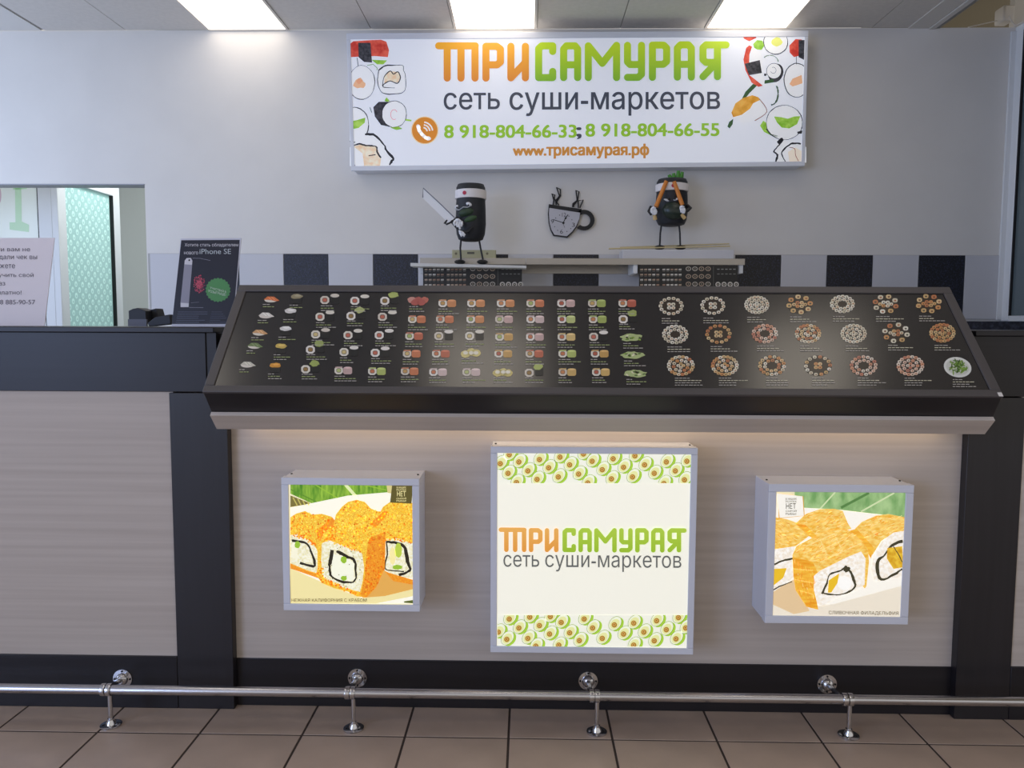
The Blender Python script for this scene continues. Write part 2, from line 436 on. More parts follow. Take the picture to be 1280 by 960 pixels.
bx('beam_bead', (P(1161, 36, YW).x, -3.5, ZC - 0.012), (xb1, YW, ZC + 0.5), M_beam, tr)
bx('beam_lip', (xb1, -3.5, ZC - 0.004), (xb2 - 0.02, YW, ZC + 0.5), M_grid, tr)
bx('upper_ceiling', (xb2 - 0.02, -3.5, ZC + 0.45), (5.2, 8.5, ZC + 0.5), M_recess, ce)
wf = structure('wall_upper', 'wall closing the higher space behind')
bx('plaster', (xb2 - 0.3, 8.5, ZC - 1.5), (5.2, 8.6, ZC + 0.5), M_recess, wf)
pc = structure('column', 'white square column rising behind the back wall')
cx = P(1262, 15, 6.02).x
bx('shaft', (cx, 5.96, 0), (cx + 0.3, 6.02, ZC + 0.45), M_wall, pc)
jb = thing('junction_box', P(1253, 30, 5.88), 'small white box with cables beside the column above the wall', 'junction box')
a = P(1246, 31, 5.90); b = P(1261, 11, 5.90)
bx('housing', (a.x, 5.82, a.z), (b.x, 5.94, b.z), M_beam, jb, 0.012)
MB().tube([P(1210, 34, 5.86), P(1228, 30, 5.86), P(1246, 26, 5.88)], 0.004, M_beam, 6).build('cable', jb)
MB().tube([P(1262, 20, 5.8), P(1266, 29, 5.78), P(1270, 32, 5.76), P(1280, 27, 5.7)], 0.006, M_beam, 6).build('cable', jb)
# ceiling light panels
def diffuser():
    m = bpy.data.materials.new('light_diffuser'); m.use_nodes = True; b = m.node_tree.nodes['Principled BSDF']
    b.inputs['Base Color'].default_value = (0.9, 0.9, 0.9, 1); b.inputs['Emission Color'].default_value = (1.0, 0.89, 0.74, 1); b.inputs['Emission Strength'].default_value = PANEL_LIGHT
    return m
M_diff = diffuser(); cl0 = None
pos_words = {(2, 0): 'glowing square ceiling light panel at the left, above the white wall',
             (5, 0): 'glowing square ceiling light panel directly above the big sign', (8, 0): 'glowing square ceiling light panel above the right end of the sign'}
for j in LIGHT_ROWS:
    for i in LIGHT_COLS:
        loc = (XC0 + i * 0.6, YW - (j + 1) * 0.6, ZC)
        lab = pos_words.get((i, j), 'unseen ceiling light panel further forward, over the counter and the customers')
        grp = 'ceiling light panels' if j == 0 else 'ceiling light panels over the customer side'
        if cl0 is None:
            cl0 = thing('ceiling_light', loc, lab, 'ceiling light', grp)
            L = Vector(loc)
            mb = MB()
            for a, b in (((0, 0), (0.596, 0.018)), ((0, 0.578), (0.596, 0.596)), ((0, 0.018), (0.018, 0.578)), ((0.578, 0.018), (0.596, 0.578))):
                mb.box(L + Vector((a[0], a[1], -0.006)), L + Vector((b[0], b[1], 0.01)), M_beam)
            mb.build('frame', cl0)
            bx('diffuser', L + Vector((0.018, 0.018, -0.002)), L + Vector((0.578, 0.578, 0.006)), M_diff, cl0)
        else:
            c = copy_tree(cl0, loc); tag(c, lab, 'ceiling light', grp)
# back room seen through the opening
br = structure('wall_back_room', 'pale wall at the far end of the room behind the opening')
bx('plaster', (-8, 8.6, 0), (0, 8.7, 3.4), mat('back_room_wall', (196, 202, 200), 0.7), br)
bx('side_plaster', (P(187, 330, YW + .12).x + 0.1, YW + 0.12, 0), (OPX + 0.45, 8.6, 3.4), mat('back_room_wall', (196, 202, 200), 0.7), br)
bx('room_ceiling', (-8, YW + 0.12, 3.25), (0, 8.6, 3.3), M_wall, br)
bx('room_left', (-8.1, YW + 0.12, 0), (-8, 8.6, 3.4), M_wall, br)
YD = 6.4
gd = thing('glass_door', (P(72, 400, YD).x, YD, 0), 'white framed glass door with dotted green film, seen through the opening', 'door')
xd = P(72, 330, YD).x; t = P(140, 245, 7.2); xd2 = xd; yd2 = xd * 7.2 / (P(140, 330, 7.2).x)
zt_d = P(140, 245, yd2).z
M_film = mat('green_film', (156, 194, 190), 0.4, emit=0.22)  # emission stands in for daylight coming through the film
bx('stile', (xd - 0.03, YD - 0.005, 0), (xd + 0.025, YD + 0.11, zt_d + 0.14), M_pvc, gd, 0.004)
bx('stile', (xd - 0.03, yd2, 0), (xd + 0.03, yd2 + 0.12, zt_d + 0.14), M_pvc, gd, 0.004)
bx('top_rail', (xd - 0.03, YD + 0.11, zt_d), (xd + 0.03, yd2, zt_d + 0.12), M_pvc, gd, 0.004)
bx('gasket', (xd + 0.0, yd2 - 0.012, 0.2), (xd + 0.034, yd2 - 0.002, zt_d), M_black, gd)
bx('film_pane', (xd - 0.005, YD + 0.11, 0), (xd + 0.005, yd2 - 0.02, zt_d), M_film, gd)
pl = Plane((xd + 0.006, YD, 1.5), (1, 0, 0)); mb = MB(); M_drop = mat('pale_drop_print', (196, 228, 222), 0.4, emit=0.22)  # drops glow like the film, in place of daylight behind
r = 0
zz = 1.12
while zz < zt_d - 0.03:
    yy = YD + 0.14 + (0.05 if r % 2 else 0)
    while yy < yd2 - 0.05:
        pts = []
        for k in range(10):
            a = 2 * math.pi * k / 10; pts.append((xd + 0.0065, yy + 0.021 * math.cos(a), zz + 0.026 * math.sin(a)))
        mb.quad(pts, M_drop)
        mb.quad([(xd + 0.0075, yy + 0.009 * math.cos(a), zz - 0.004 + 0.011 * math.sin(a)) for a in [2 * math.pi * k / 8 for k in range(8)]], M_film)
        yy += 0.1
    zz += 0.05; r += 1
mb.build('drop_pattern', gd)
gp = thing('glass_screen', (P(20, 400, YD + .03).x, YD, 0), 'pale window pane with a green letter at the left edge, behind the opening', 'window')
x0 = P(-60, 300, YD).x; x1 = P(49, 300, YD).x; x2 = P(72, 300, YD).x
bx('pane', (x0, YD + 0.03, 0), (x1, YD + 0.04, 2.9), mat('milky_pane', (206, 214, 210), 0.3, emit=0.25), gp)  # pane and its letter glow by emission, in place of daylight behind
bx('gasket', (x1 - 0.012, YD + 0.01, 0), (x1, YD + 0.03, 2.9), M_black, gp)
bx('post', (x1, YD, 0), (xd - 0.032, YD + 0.08, 2.9), M_pvc, gp, 0.004)
pp = Plane((0, YD + 0.03, 0), (0, -1, 0)); p = Pic(pp, 0, 220, 1034 / 210.0, base=0.002)
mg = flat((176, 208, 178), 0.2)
p.poly([(92, 60), (130, 60), (133, 280), (178, 300), (178, 345), (60, 330), (58, 285), (95, 285)], mg); p.poly([(80, 60), (165, 60), (165, 80), (80, 85)], mg)
p.ell(-6, 120, 14, 50, flat((190, 170, 180), 0.2)); p.build('letter_print', gp)

# ================================================================== COUNTER
YO = PZ(255, 886, 0).y; YP = YO + 0.03                                   # recessed middle panel, flush outer front
ZT = P(100, 408.5, YO).z                               # worktop height
def X_(px, py, Y=YO): return P(px, py, Y).x
def Z_(px, py, Y=YO): return P(px, py, Y).z
xl1 = X_(216, 650); xl2 = X_(287, 650); xr1 = X_(1203, 690); xr2 = X_(1272, 690)
za = Z_(120, 490.5); zp = Z_(640, 826)
XL = -2.6; XRR = 2.7
apr_r = X_(257.5, 450)
# left unit
cu = thing('counter', (-1.6, YO, 0), 'left counter section with pale wood panel and dark blue-black top band', 'counter', 'counter sections')
bx('apron', (XL, YO, za + 0.003), (apr_r, YO + 0.03, ZT - 0.016), M_dark, cu, 0.0015)
bx('side_panel', (apr_r - 0.001, YO + 0.004, za - 0.02), (apr_r + 0.03, YO + 0.034, ZT - 0.016), M_dark, cu)
bx('front_panel', (XL, YO + 0.006, zp - 0.01), (xl1 + 0.01, YO + 0.03, za + 0.01), M_wood, cu)
bx('post', (xl1, YO, 0), (xl2, YO + 0.045, za), M_dark2, cu, 0.0015)
bx('plinth', (XL, YO, 0), (xl1 - 0.001, YO + 0.03, zp), M_dark, cu, 0.0015)
bx('carcass', (XL, YO + 0.032, 0), (xl1, YO + 0.5, ZT - 0.018), M_dark, cu)
wt = thing('worktop', (-1.6, YO, ZT), 'dark worktop of the left counter under the posters', 'worktop', 'counter worktops')
bx('slab', (XL, YO - 0.012, ZT - 0.016), (apr_r + 0.03, YO + 0.52, ZT), M_dark, wt, 0.002)
# right unit
cr = thing('counter', (1.9, YO, 0), 'right counter section, dark post and sliver of pale panel at the edge', 'counter', 'counter sections')
bx('apron', (xr1, YO, za + 0.003), (XRR, YO + 0.03, ZT - 0.016), M_dark, cr, 0.0015)
bx('front_panel', (xr2 - 0.01, YO + 0.006, zp - 0.01), (XRR, YO + 0.03, za + 0.01), M_wood, cr)
bx('post', (xr1, YO, 0), (xr2, YO + 0.045, za), M_dark2, cr, 0.0015)
bx('plinth', (xr2 + 0.001, YO, 0), (XRR, YO + 0.03, zp), M_dark, cr, 0.0015)
bx('carcass', (xr2, YO + 0.032, 0), (XRR, YO + 0.5, ZT - 0.018), M_dark, cr)
wt2 = thing('worktop', (1.9, YO, ZT), 'dark worktop of the right counter beside the menu board', 'worktop', 'counter worktops')
bx('slab', (xr1, YO - 0.012, ZT - 0.016), (XRR, YO + 0.52, ZT), M_dark, wt2, 0.002)
# middle unit
cm = thing('counter', (0.2, YP, 0), 'middle counter section of pale wood carrying the sloping menu', 'counter', 'counter sections')
zpm = P(740, 827.5, YP).z
bx('front_panel', (xl2, YP, zpm - 0.01), (xr1, YP + 0.03, 0.93), M_wood, cm)
bx('return_panel', (apr_r + 0.031, YP + 0.001, za + 0.001), (xl2 - 0.001, YP + 0.03, ZT - 0.018), M_dark, cu)
bx('upper_panel', (xl2, YP + 0.001, 0.931), (xr1 - 0.001, YP + 0.03, ZT + 0.02), M_dark, cm)
bx('plinth', (xl2, YP - 0.004, 0), (xr1, YP + 0.02, zpm), M_dark, cm, 0.0015)
bx('carcass', (xl2, YP + 0.032, 0), (xr1, YP + 0.45, ZT - 0.02), mat('bounce_white_carcass', (205, 203, 200), 0.5), cm)  # unseen kitchen side, made pale to bounce light
# cornice: pale board sloping back under the menu
d1 = YP - 0.27; d2 = d1 + 0.06; d3 = d1 + 0.11
ct_ = [P(264, 514.5, d2), P(1241.5, 521.5, d2)]; cb_ = [P(271, 536.5, d3), P(1231, 542.5, d3)]
lipL = P(262.5, 519, d2 - 0.004); lipR = P(1244, 526, d2 - 0.004)
z_b = (cb_[0].z + cb_[1].z) / 2; z_t = (ct_[0].z + ct_[1].z) / 2; z_l = (lipL.z + lipR.z) / 2
mb = MB()
prof = [(d2, z_t), (d2 - 0.004, z_l), (d3, z_b), (YP, z_b), (YP, z_t)]
xsL = [ct_[0].x, lipL.x, cb_[0].x, cb_[0].x, ct_[0].x]; xsR = [ct_[1].x, lipR.x, cb_[1].x, cb_[1].x, ct_[1].x]
mb.hull([(x, y, z) for x, (y, z) in zip(xsL, prof)], [(x, y, z) for x, (y, z) in zip(xsR, prof)], M_wood)
mb.build('cornice', cm)
M_led = mat('warm_led', (255, 232, 200), 0.5, emit=3.6)
bx('assumed_light_strip', (-0.84, YP - 0.055, z_b - 0.009), (1.24, YP - 0.04, z_b), M_led, cm)  # hidden strip, assumed from the bright band below the cornice
# back worktop strip and dark cabinet on the right
bc = thing('back_cabinet', (2.9, 4.9, 0), 'dark cabinet with stone-patterned worktop in the right corner by the partition', 'cabinet')
bx('body', (2.1, 4.95, 0), (XR - 0.005, YW - 0.013, zb_ - 0.12), M_dark, bc)
bx('top', (2.1, 4.92, zb_ - 0.12), (XR - 0.005, YW - 0.013, zb_ - 0.02), mat('dark_stone', (30, 32, 44), 0.3, c2=(74, 78, 96), scale=40, lo=0.45, hi=0.75), bc)

# ================================================================== MENU BOARD
A = P(253, 490, d1); B = P(1254, 497, d1)
zA = (A.z + B.z) / 2; W = B.x - A.x
d_top = d1 * (B.x - A.x) / ((P(1188, 357.5, d1).x - P(301, 357.5, d1).x))
zT = P(744, 358.5, d_top).z
n_b = Vector((0, -(zT - zA), d_top - d1)).normalized()   # towards the viewer and up
MP = Plane((0, d1, zA), n_b)
sl = Vector((0, d_top - d1, zT - zA)); SLEN = sl.length; sl.normalize()
xA = A.x; xB = B.x; TH = 0.022
mn = thing('menu_board', (0.2, YP, ZT + 0.02), 'long dark sloping menu board printed with sushi photos on the counter', 'menu board')
def on(u, v, off=0.0): return Vector((xA + u, d1, zA)) + sl * v + n_b * off
def slab(name, u0, v0, u1, v1, o0, o1, m, parent, bev=0.0):
    return MB().hull([on(u0, v0, o1), on(u1, v0, o1), on(u1, v1, o1), on(u0, v1, o1)], [on(u0, v0, o0), on(u1, v0, o0), on(u1, v1, o0), on(u0, v1, o0)], m).build(name, parent, bev)
fw = 0.026
slab('frame_rail', 0, 0, W, 0.022, -TH, 0.004, M_frame, mn, 0.0015)
slab('frame_rail', 0, SLEN - 0.026, W, SLEN, -TH, 0.004, M_frame, mn, 0.0015)
slab('frame_rail', 0, 0.0225, fw, SLEN - 0.0265, -TH, 0.004, M_frame, mn, 0.0015)
slab('frame_rail', W - fw, 0.0225, W, SLEN - 0.0265, -TH, 0.004, M_frame, mn, 0.0015)
slab('print_panel', fw, 0.022, W - fw, SLEN - 0.026, -TH, 0.0, mat('black_menu_print', (26, 24, 23), 0.22, spec=1.0), mn)
# fascia below the front edge, leaning back down to the cornice
fz = z_t + 0.0005
mb = MB(); fl0, fl1 = xA + 0.004, xB - 0.004
f_top = on(0, 0, -TH)
mb.hull([(ct_[0].x, d2 + 0.002, fz), (ct_[1].x, d2 + 0.002, fz), (fl1, d1 + 0.002, zA - 0.003), (fl0, d1 + 0.002, zA - 0.003)],
        [(ct_[0].x, d2 + 0.03, fz), (ct_[1].x, d2 + 0.03, fz), (fl1, d1 + 0.03, f_top.z), (fl0, d1 + 0.03, f_top.z)], M_dark)
mb.build('fascia', mn)
for x in (xA + 0.002, xB - 0.022):
    b0 = on(0, 0.02, -TH); b1 = on(0, SLEN - 0.01, -TH)
    MB().hull([(x, b0.y + 0.01, b0.z), (x, YP - 0.001, z_t + 0.001), (x, YP - 0.001, b1.z - 0.02)], [(x + 0.02, b0.y + 0.01, b0.z), (x + 0.02, YP - 0.001, z_t + 0.001), (x + 0.02, YP - 0.001, b1.z - 0.02)], M_dark).build('side_cheek', mn)
slab('chipped_corner', W - 0.013, -0.001, W - 0.002, 0.012, 0.0041, 0.0046, M_wall, mn)

def mflat(c): return mat('menu_print_%d_%d_%d' % tuple(c), c, 0.3)
RICE = [(226, 220, 205), (232, 226, 216), (214, 205, 190)]; NORI = (30, 34, 30); SALM = [(200, 122, 84), (188, 106, 80), (204, 138, 90), (182, 98, 78)]
GOLD = [(206, 172, 106), (212, 184, 122), (196, 156, 92)]; GREEN = [(176, 188, 108), (186, 194, 126), (160, 174, 96)]; PINK = [(206, 184, 178), (198, 168, 162)]
def caption(x, y, lines, parent, wd=24):
    c = Pic(MP, base=0.0009, step=0.0001); mt = mflat((150, 162, 108) if x < 820 else (196, 192, 168)); mw = mflat((170, 166, 158))
    for i in range(lines):
        L = wd * random.uniform(0.55, 1.0) * (0.5 if i == 0 else 1); xx = x; m = mt if i == 1 else mw
        while xx < x + L:
            s = random.uniform(2.2, 5.5); c.poly([(xx, y + i * 2.9), (xx + s, y + i * 2.9), (xx + s, y + i * 2.9 + 1.0), (xx, y + i * 2.9 + 1.0)], m); xx += s + 0.9
    c.build('caption', parent)
def rrect(p, cx, cy, wx, hy, m, layer, k=0.25):
    p.poly([(cx - wx / 2 + wx * k, cy - hy / 2), (cx + wx / 2 - wx * k, cy - hy / 2), (cx + wx / 2, cy - hy / 2 + hy * k), (cx + wx / 2, cy + hy / 2 - hy * k),
            (cx + wx / 2 - wx * k, cy + hy / 2), (cx - wx / 2 + wx * k, cy + hy / 2), (cx - wx / 2, cy + hy / 2 - hy * k), (cx - wx / 2, cy - hy / 2 + hy * k)], m, layer)
def roll_face(p, cx, cy, s, outer, fill):
    rrect(p, cx, cy, s, s * 0.9, mflat(outer), 0); rrect(p, cx, cy, s * 0.56, s * 0.5, mflat((70, 62, 48)), 1); rrect(p, cx, cy, s * 0.46, s * 0.38, mflat(fill), 2)
def roll_pic(x, y, kind):
    p = Pic(MP, base=0.0006, step=0.0001); s = 10.5
    fill = random.choice(SALM + GREEN + GOLD)
    if kind == 'nori':
        roll_face(p, x - 6, y, s * 1.05, random.choice(RICE), random.choice([(90, 110, 70), (196, 110, 90), (210, 190, 130)]))
        rrect(p, x + 6.5, y - 1, s, s * 1.15, mflat((40, 40, 38)), 0, 0.12); p.ell(x + 6.5, y - 5.5, 5.6, 2.4, mflat(random.choice(RICE)), 1)
    elif kind == 'norigreen':
        roll_face(p, x - 6, y + 1, s * 1.05, random.choice(RICE), (150, 120, 70)); rrect(p, x + 6.5, y - 1, s, s * 1.1, mflat((40, 40, 38)), 0, 0.12)
        p.ell(x + 5, y - 6.5, 6, 4, mflat(random.choice(GREEN)), 1, jit=0.15)
    elif kind == 'wrap':
        p.ell(x, y, 14, 4.6, mflat((176, 190, 130)), 0, jit=0.16, n=22)
        for k in range(10): p.ell(x + random.uniform(-11, 11), y + random.uniform(-2.4, 2.4), 2.2, 1.0, mflat(random.choice([(226, 222, 190), (90, 120, 60), (150, 180, 80), (60, 60, 40)])), 1, n=8, rot=random.uniform(-40, 40))
    elif kind == 'hot':
        for k in (-6, 1, 7): p.ell(x + k, y + random.uniform(-2, 2), 6, 4.6, mflat(random.choice([(214, 200, 130), (206, 190, 120)])), 0, jit=0.06); p.ell(x + k, y, 3, 2.2, mflat((232, 226, 205)), 1)
    elif kind == 'red':
        for k in range(5): p.ell(x + (k - 2) * 4, y + (k % 2) * 3 - 1, 5, 4, mflat(random.choice([(178, 92, 84), (202, 146, 134), (190, 108, 92)])), k % 2, jit=0.1)
    else:
        top = {'salmon': random.choice(SALM), 'gold': random.choice(GOLD), 'pink': random.choice(PINK), 'green': random.choice(GREEN)}[kind]
        roll_face(p, x - 5.6, y, s, random.choice(RICE), fill); rrect(p, x + 5.6, y + 0.3, s * 1.05, s * 0.86, mflat(top), 0, 0.16); rrect(p, x + 5.6, y - 3.4, s * 0.9, s * 0.22, mflat(tuple(min(255, v + 30) for v in top)), 1, 0.3)
        p.poly([(x - 10, y - 4.4), (x - 1, y - 4.8), (x - 1.4, y - 3.2), (x - 10, y - 3)], mflat(top), 3)
    o = p.build('dish_picture', mn); caption(x - 11, y + 6.8, 3, o, 25)
def nigiri_pic(x, y, k):
    p = Pic(MP, base=0.0006, step=0.0001)
    if k < 3 and False: pass
    c = [(216, 120, 70), (222, 216, 205), (206, 160, 110), (110, 130, 80), (200, 196, 180)][k % 5]
    p.ell(x, y + 1.2, 8, 2.8, mflat((222, 214, 200)), 0); p.poly([(x - 9, y + 0.5), (x - 4, y - 3.4), (x + 4, y - 3.2), (x + 11, y + 1.8), (x + 6, y + 2.6), (x, y + 1)], mflat(c), 1)
    p.stroke([(x - 3, y - 2.5), (x + 1, y + 0.8)], 0.8, mflat(tuple(min(255, v + 40) for v in c)), 2); p.stroke([(x + 1, y - 2.7), (x + 5, y + 1)], 0.8, mflat(tuple(min(255, v + 40) for v in c)), 2)
    o = p.build('dish_picture', mn); caption(x - 10, y + 6, 2, o, 18)
def gunkan_pic(x, y, k):
    p = Pic(MP, base=0.0006, step=0.0001); c = [(150, 140, 110), (220, 216, 210), (222, 220, 214), (205, 176, 90), (214, 150, 60)][k]
    p.poly([(x - 7, y), (x + 7, y), (x + 6, y + 8.5), (x - 6, y + 8.5)], mflat((40, 40, 38)), 0); p.ell(x, y - 0.5, 7.4, 3, mflat(c), 1, jit=0.12); p.ell(x + 1, y - 1.4, 4, 1.4, mflat(tuple(min(255, v + 25) for v in c)), 2, jit=0.15)
    o = p.build('dish_picture', mn); caption(x - 9, y + 10, 3 if k > 2 else 2, o, 22)
for k, (x, y) in enumerate([(338.5, 374), (332, 394), (324, 415.5), (318, 432), (309, 455.5)]): nigiri_pic(x, y, k)
for k, (x, y) in enumerate([(370.8, 371), (363, 389), (357, 411), (351, 433), (344, 457)]): gunkan_pic(x, y, k)
N = 'nori'; NG = 'norigreen'; S = 'salmon'; G = 'gold'; K = 'pink'; E = 'green'
cols = [([412, 406, 400.5, 394, 388], [375, 396, 418, 436, 460.5], [N, N, N, NG, NG]), ([449.5, 444.7, 441, 436, 429], [376, 394, 419, 440, 463], [N, NG, N, N, K]),
        ([487, 484, 480, 475, 471], [375, 396, 419, 441, 464], [NG, N, N, N, E]), ([522.5, 521, 517.5, 514.5, 512], [376, 399, 420, 442, 464], ['red', S, S, S, S]),
        ([559, 556, 554.5, 551, 547.5], [379, 399, 420, 442, 465], [S, S, N, S, K]), ([595, 594, 593, 588, 589], [379, 399, 420, 441, 465], [S, S, N, 'hot', K]),
        ([632, 630, 630, 629, 628], [379, 399, 421, 442, 465], [S, K, G, G, 'hot']), ([669, 669, 668.5, 668, 667.5], [379, 399, 421, 442, 465], [S, K, K, S, NG]),
        ([707.5, 708, 708, 709, 709], [379, 399, 421, 442, 465], [K, E, G, E, G]), ([746, 747, 748, 749.5, 751], [379, 399, 421, 442, 465], [E, E, N, G, G]),
        ([784, 785, 790, 791, 794], [379, 398, 422, 444, 467], [S, NG, 'wrap', 'wrap', 'wrap'])]
for xs, ys, ks in cols:
    for x, y, k in zip(xs, ys, ks): roll_pic(x, y, k)
def set_pic(x, y, k, pal, style):
    p = Pic(MP, base=0.0006, step=0.0001); rx, ry = 14.5 + (y - 380) * 0.025, 10.5 + (y - 380) * 0.02
    p.ell(x, y, rx * 1.06, ry * 1.06, mflat((58, 48, 38)), 0, n=24)
    def piece(px, py, s):
        c = random.choice(pal); rrect(p, px, py, s, s * 0.8, mflat(c), 1); 
        rrect(p, px + 0.2, py + 0.3, s * 0.42, s * 0.32, mflat(random.choice([(120, 80, 50), (90, 84, 60), (170, 110, 70)])), 2)
    n1 = {0: 14, 1: 17, 2: 20, 3: 8}[style]
    for i in range(n1):
        a = 2 * math.pi * i / n1 + k; piece(x + rx * 0.92 * math.cos(a), y + ry * 0.92 * math.sin(a), 4.6 if style != 3 else 6.5)
    if style in (1, 2):
        for i in range(10): a = 2 * math.pi * i / 10 + k * .3; piece(x + rx * 0.55 * math.cos(a), y + ry * 0.55 * math.sin(a), 4.4)
        if style == 2:
            for i in range(4): a = 2 * math.pi * i / 4; piece(x + rx * 0.2 * math.cos(a), y + ry * 0.2 * math.sin(a), 4.2)
    else:
        for dx in (-2.6, 2.6):
            for dy in (-2.2, 2.2): piece(x + dx, y + dy, 4.9)
        if style == 3:
            for dx in (-7, 7): piece(x + dx, y, 4.6)
    o = p.build('dish_picture', mn); caption(x - 12 + (y - 380) * 0.06, y + 15.2, 4 if y > 440 else 3, o, 33)
CR = [(226, 220, 198), (214, 205, 180), (232, 228, 212)]; OR = [(208, 152, 96), (208, 174, 120), (220, 194, 146), (194, 126, 84)]; MX = CR + OR; PK = [(226, 200, 180), (216, 160, 130), (230, 220, 205), (196, 130, 110)]
sets = [(839, 382.5, CR, 0), (891, 382, CR, 0), (946, 381, CR, 2), (999.5, 380.5, OR, 3), (1053, 380, CR, 1), (1107, 380, CR + OR, 3), (1161, 379.5, OR, 3),
        (844, 418, CR, 1), (898, 417.5, OR, 0), (956, 417, PK, 1), (1010, 417, MX, 2), (1067, 417, CR, 2), (1120, 416, MX, 3), (1178, 416, OR, 2),
        (851, 457, MX, 2), (906, 457, MX, 2), (965, 457, MX, 1), (1022.5, 457, MX, 0), (1079.5, 457, PK, 1), (1138, 457, PK, 2)]
for k, (x, y, pal, st) in enumerate(sets): set_pic(x, y, k, pal, st)
p = Pic(MP, base=0.0006, step=0.0001); p.ell(1197, 459, 17.5, 12.5, mflat((222, 224, 218)), 0, rot=12, n=28); p.ell(1197, 459, 14.5, 9.6, mflat((206, 208, 200)), 1, rot=12, n=28)
for k in range(46):
    a = random.uniform(0, 6.28); r = random.uniform(0, 1) ** 0.6; p.ell(1197 + 12 * r * math.cos(a), 459 + 8.4 * r * math.sin(a), 3.2, 0.9, mflat(random.choice([(84, 122, 40), (110, 150, 52), (60, 92, 30), (134, 168, 74)])), 2 + k % 4, rot=random.uniform(0, 180), n=8)
o = p.build('dish_picture', mn); caption(1191, 474, 4, o, 30)

# ================================================================== LIGHT BOXES
def lightbox(name, label, tl, br, dep, m_print, rim, yfront=None):
    yf = YP - dep; a = P(tl[0], br[1], yf); b = P(br[0], tl[1], yf); x0, x1, z0, z1 = a.x, b.x, a.z, b.z
    t = thing(name, ((x0 + x1) / 2, YP, z0), label, 'light box', 'light boxes on the counter front')
    bx('housing', (x0 + 0.002, yf + 0.012, z0 + 0.002), (x1 - 0.002, YP - 0.0005, z1 - 0.002), M_alu, t)
    for q0, q1 in (((x0, z0), (x1, z0 + rim)), ((x0, z1 - rim), (x1, z1)), ((x0, z0 + rim + .0004), (x0 + rim, z1 - rim - .0004)), ((x1 - rim, z0 + rim + .0004), (x1, z1 - rim - .0004))):
        bx('frame_rail', (q0[0], yf, q0[1]), (q1[0], yf + 0.03, q1[1]), M_alu, t, 0.0015)
    bx('print_panel', (x0 + rim, yf + 0.004, z0 + rim), (x1 - rim, yf + 0.012, z1 - rim), m_print, t)
    for x in (x0 + 0.012, x1 - 0.012):
        MB().lathe((x, YP - dep * 0.55, z1 - 0.001), (0, 0, 1), [(0.003, 0), (0.003, 0.0025)], M_hole, 8).build('screw', t)
    return t, Plane((0, yf + 0.004, 0), (0, -1, 0))
EM = 0.56
def ef(c): return flat(c, EM)
# ---- left box: roe-coated rolls
bL, plL = lightbox('light_box', 'small lit box on the left with a photo of orange roe rolls', (354.5, 598.5), (524, 763), 0.135, ef((242, 232, 190)), 0.0205)
q = Pic(plL, 330, 570, 1051 / 230.0, clip=(151, 164, 853, 842), base=0.0005, step=0.0001)
roe = mat('roe_print', (222, 140, 16), 0.4, emit=EM, c2=(252, 216, 70), scale=330, voro=True, lo=0.1, hi=0.75)
roe2 = mat('roe_print_deep', (226, 116, 12), 0.4, emit=EM, c2=(248, 168, 40), scale=300, voro=True, lo=0.1, hi=0.8)
rice = mat('rice_print', (226, 218, 170), 0.4, emit=EM, c2=(252, 250, 222), scale=160, lo=0.4, hi=0.6)
leaf = mat('leaf_print', (70, 132, 18), 0.4, emit=EM, c2=(150, 190, 60), scale=30, stretch=(3, 1, .6)); nori = ef((40, 34, 20)); wht = ef((252, 248, 226)); gr1 = ef((150, 190, 50))
q.poly([(150, 163), (715, 163), (722, 207), (480, 226), (280, 274), (150, 215)], leaf, 0)
q.stroke([(465, 163), (525, 232)], 18, ef((226, 236, 170)), 1); q.stroke([(290, 163), (420, 240)], 5, gr1, 1); q.stroke([(560, 163), (700, 195)], 5, gr1, 1); q.stroke([(150, 190), (300, 262)], 6, ef((90, 140, 30)), 1)
q.poly([(150, 225), (270, 272), (150, 292)], ef((120, 110, 50)), 0)
for k in range(4): q.stroke([(165 + k * 28, 236 + k * 8), (190 + k * 22, 282)], 7, ef((190, 180, 90)), 1)
q.poly([(150, 295), (480, 226), (722, 206), (740, 163), (853, 163), (853, 842), (150, 842)], wht, 1)
q.poly([(700, 163), (745, 163), (735, 215), (705, 210)], ef((214, 200, 130)), 2)
q.poly([(150, 640), (330, 720), (560, 812), (853, 755), (853, 800), (640, 842), (150, 842)], ef((240, 226, 160)), 2)
q.poly([(560, 810), (690, 640), (853, 730), (853, 760), (690, 800)], ef((226, 170, 80)), 3)
q.poly([(150, 350), (185, 328), (235, 314), (275, 335), (330, 330), (385, 346), (430, 400), (330, 520), (318, 690), (235, 660), (150, 635)], roe, 4)
q.poly([(300, 430), (390, 350), (430, 400), (350, 500), (310, 480)], roe2, 5)
q.poly([(150, 452), (190, 446), (225, 462), (280, 500), (305, 540), (306, 640), (298, 668), (240, 650), (150, 612)], rice, 6)
q.stroke([(160, 484), (195, 488), (245, 500), (268, 545), (288, 600), (284, 630), (240, 620), (205, 610)], 12, nori, 7, vary=0.6)
q.poly([(160, 500), (195, 500), (190, 590), (155, 580)], ef((246, 242, 210)), 7); q.ell(190, 508, 16, 20, gr1, 8, jit=0.1)
q.poly([(150, 615), (240, 655), (312, 676), (316, 700), (150, 642)], roe2, 7)
q.poly([(620, 400), (680, 290), (720, 262), (853, 268), (853, 500), (690, 480)], roe, 5)
q.poly([(690, 474), (760, 470), (853, 500), (853, 700), (760, 690), (690, 655)], rice, 6)
q.stroke([(698, 490), (760, 498), (805, 525), (820, 600), (832, 655), (770, 680)], 14, nori, 7, vary=0.6); q.stroke([(700, 492), (704, 560), (690, 640), (740, 655), (800, 660)], 6, nori, 7, vary=0.5)
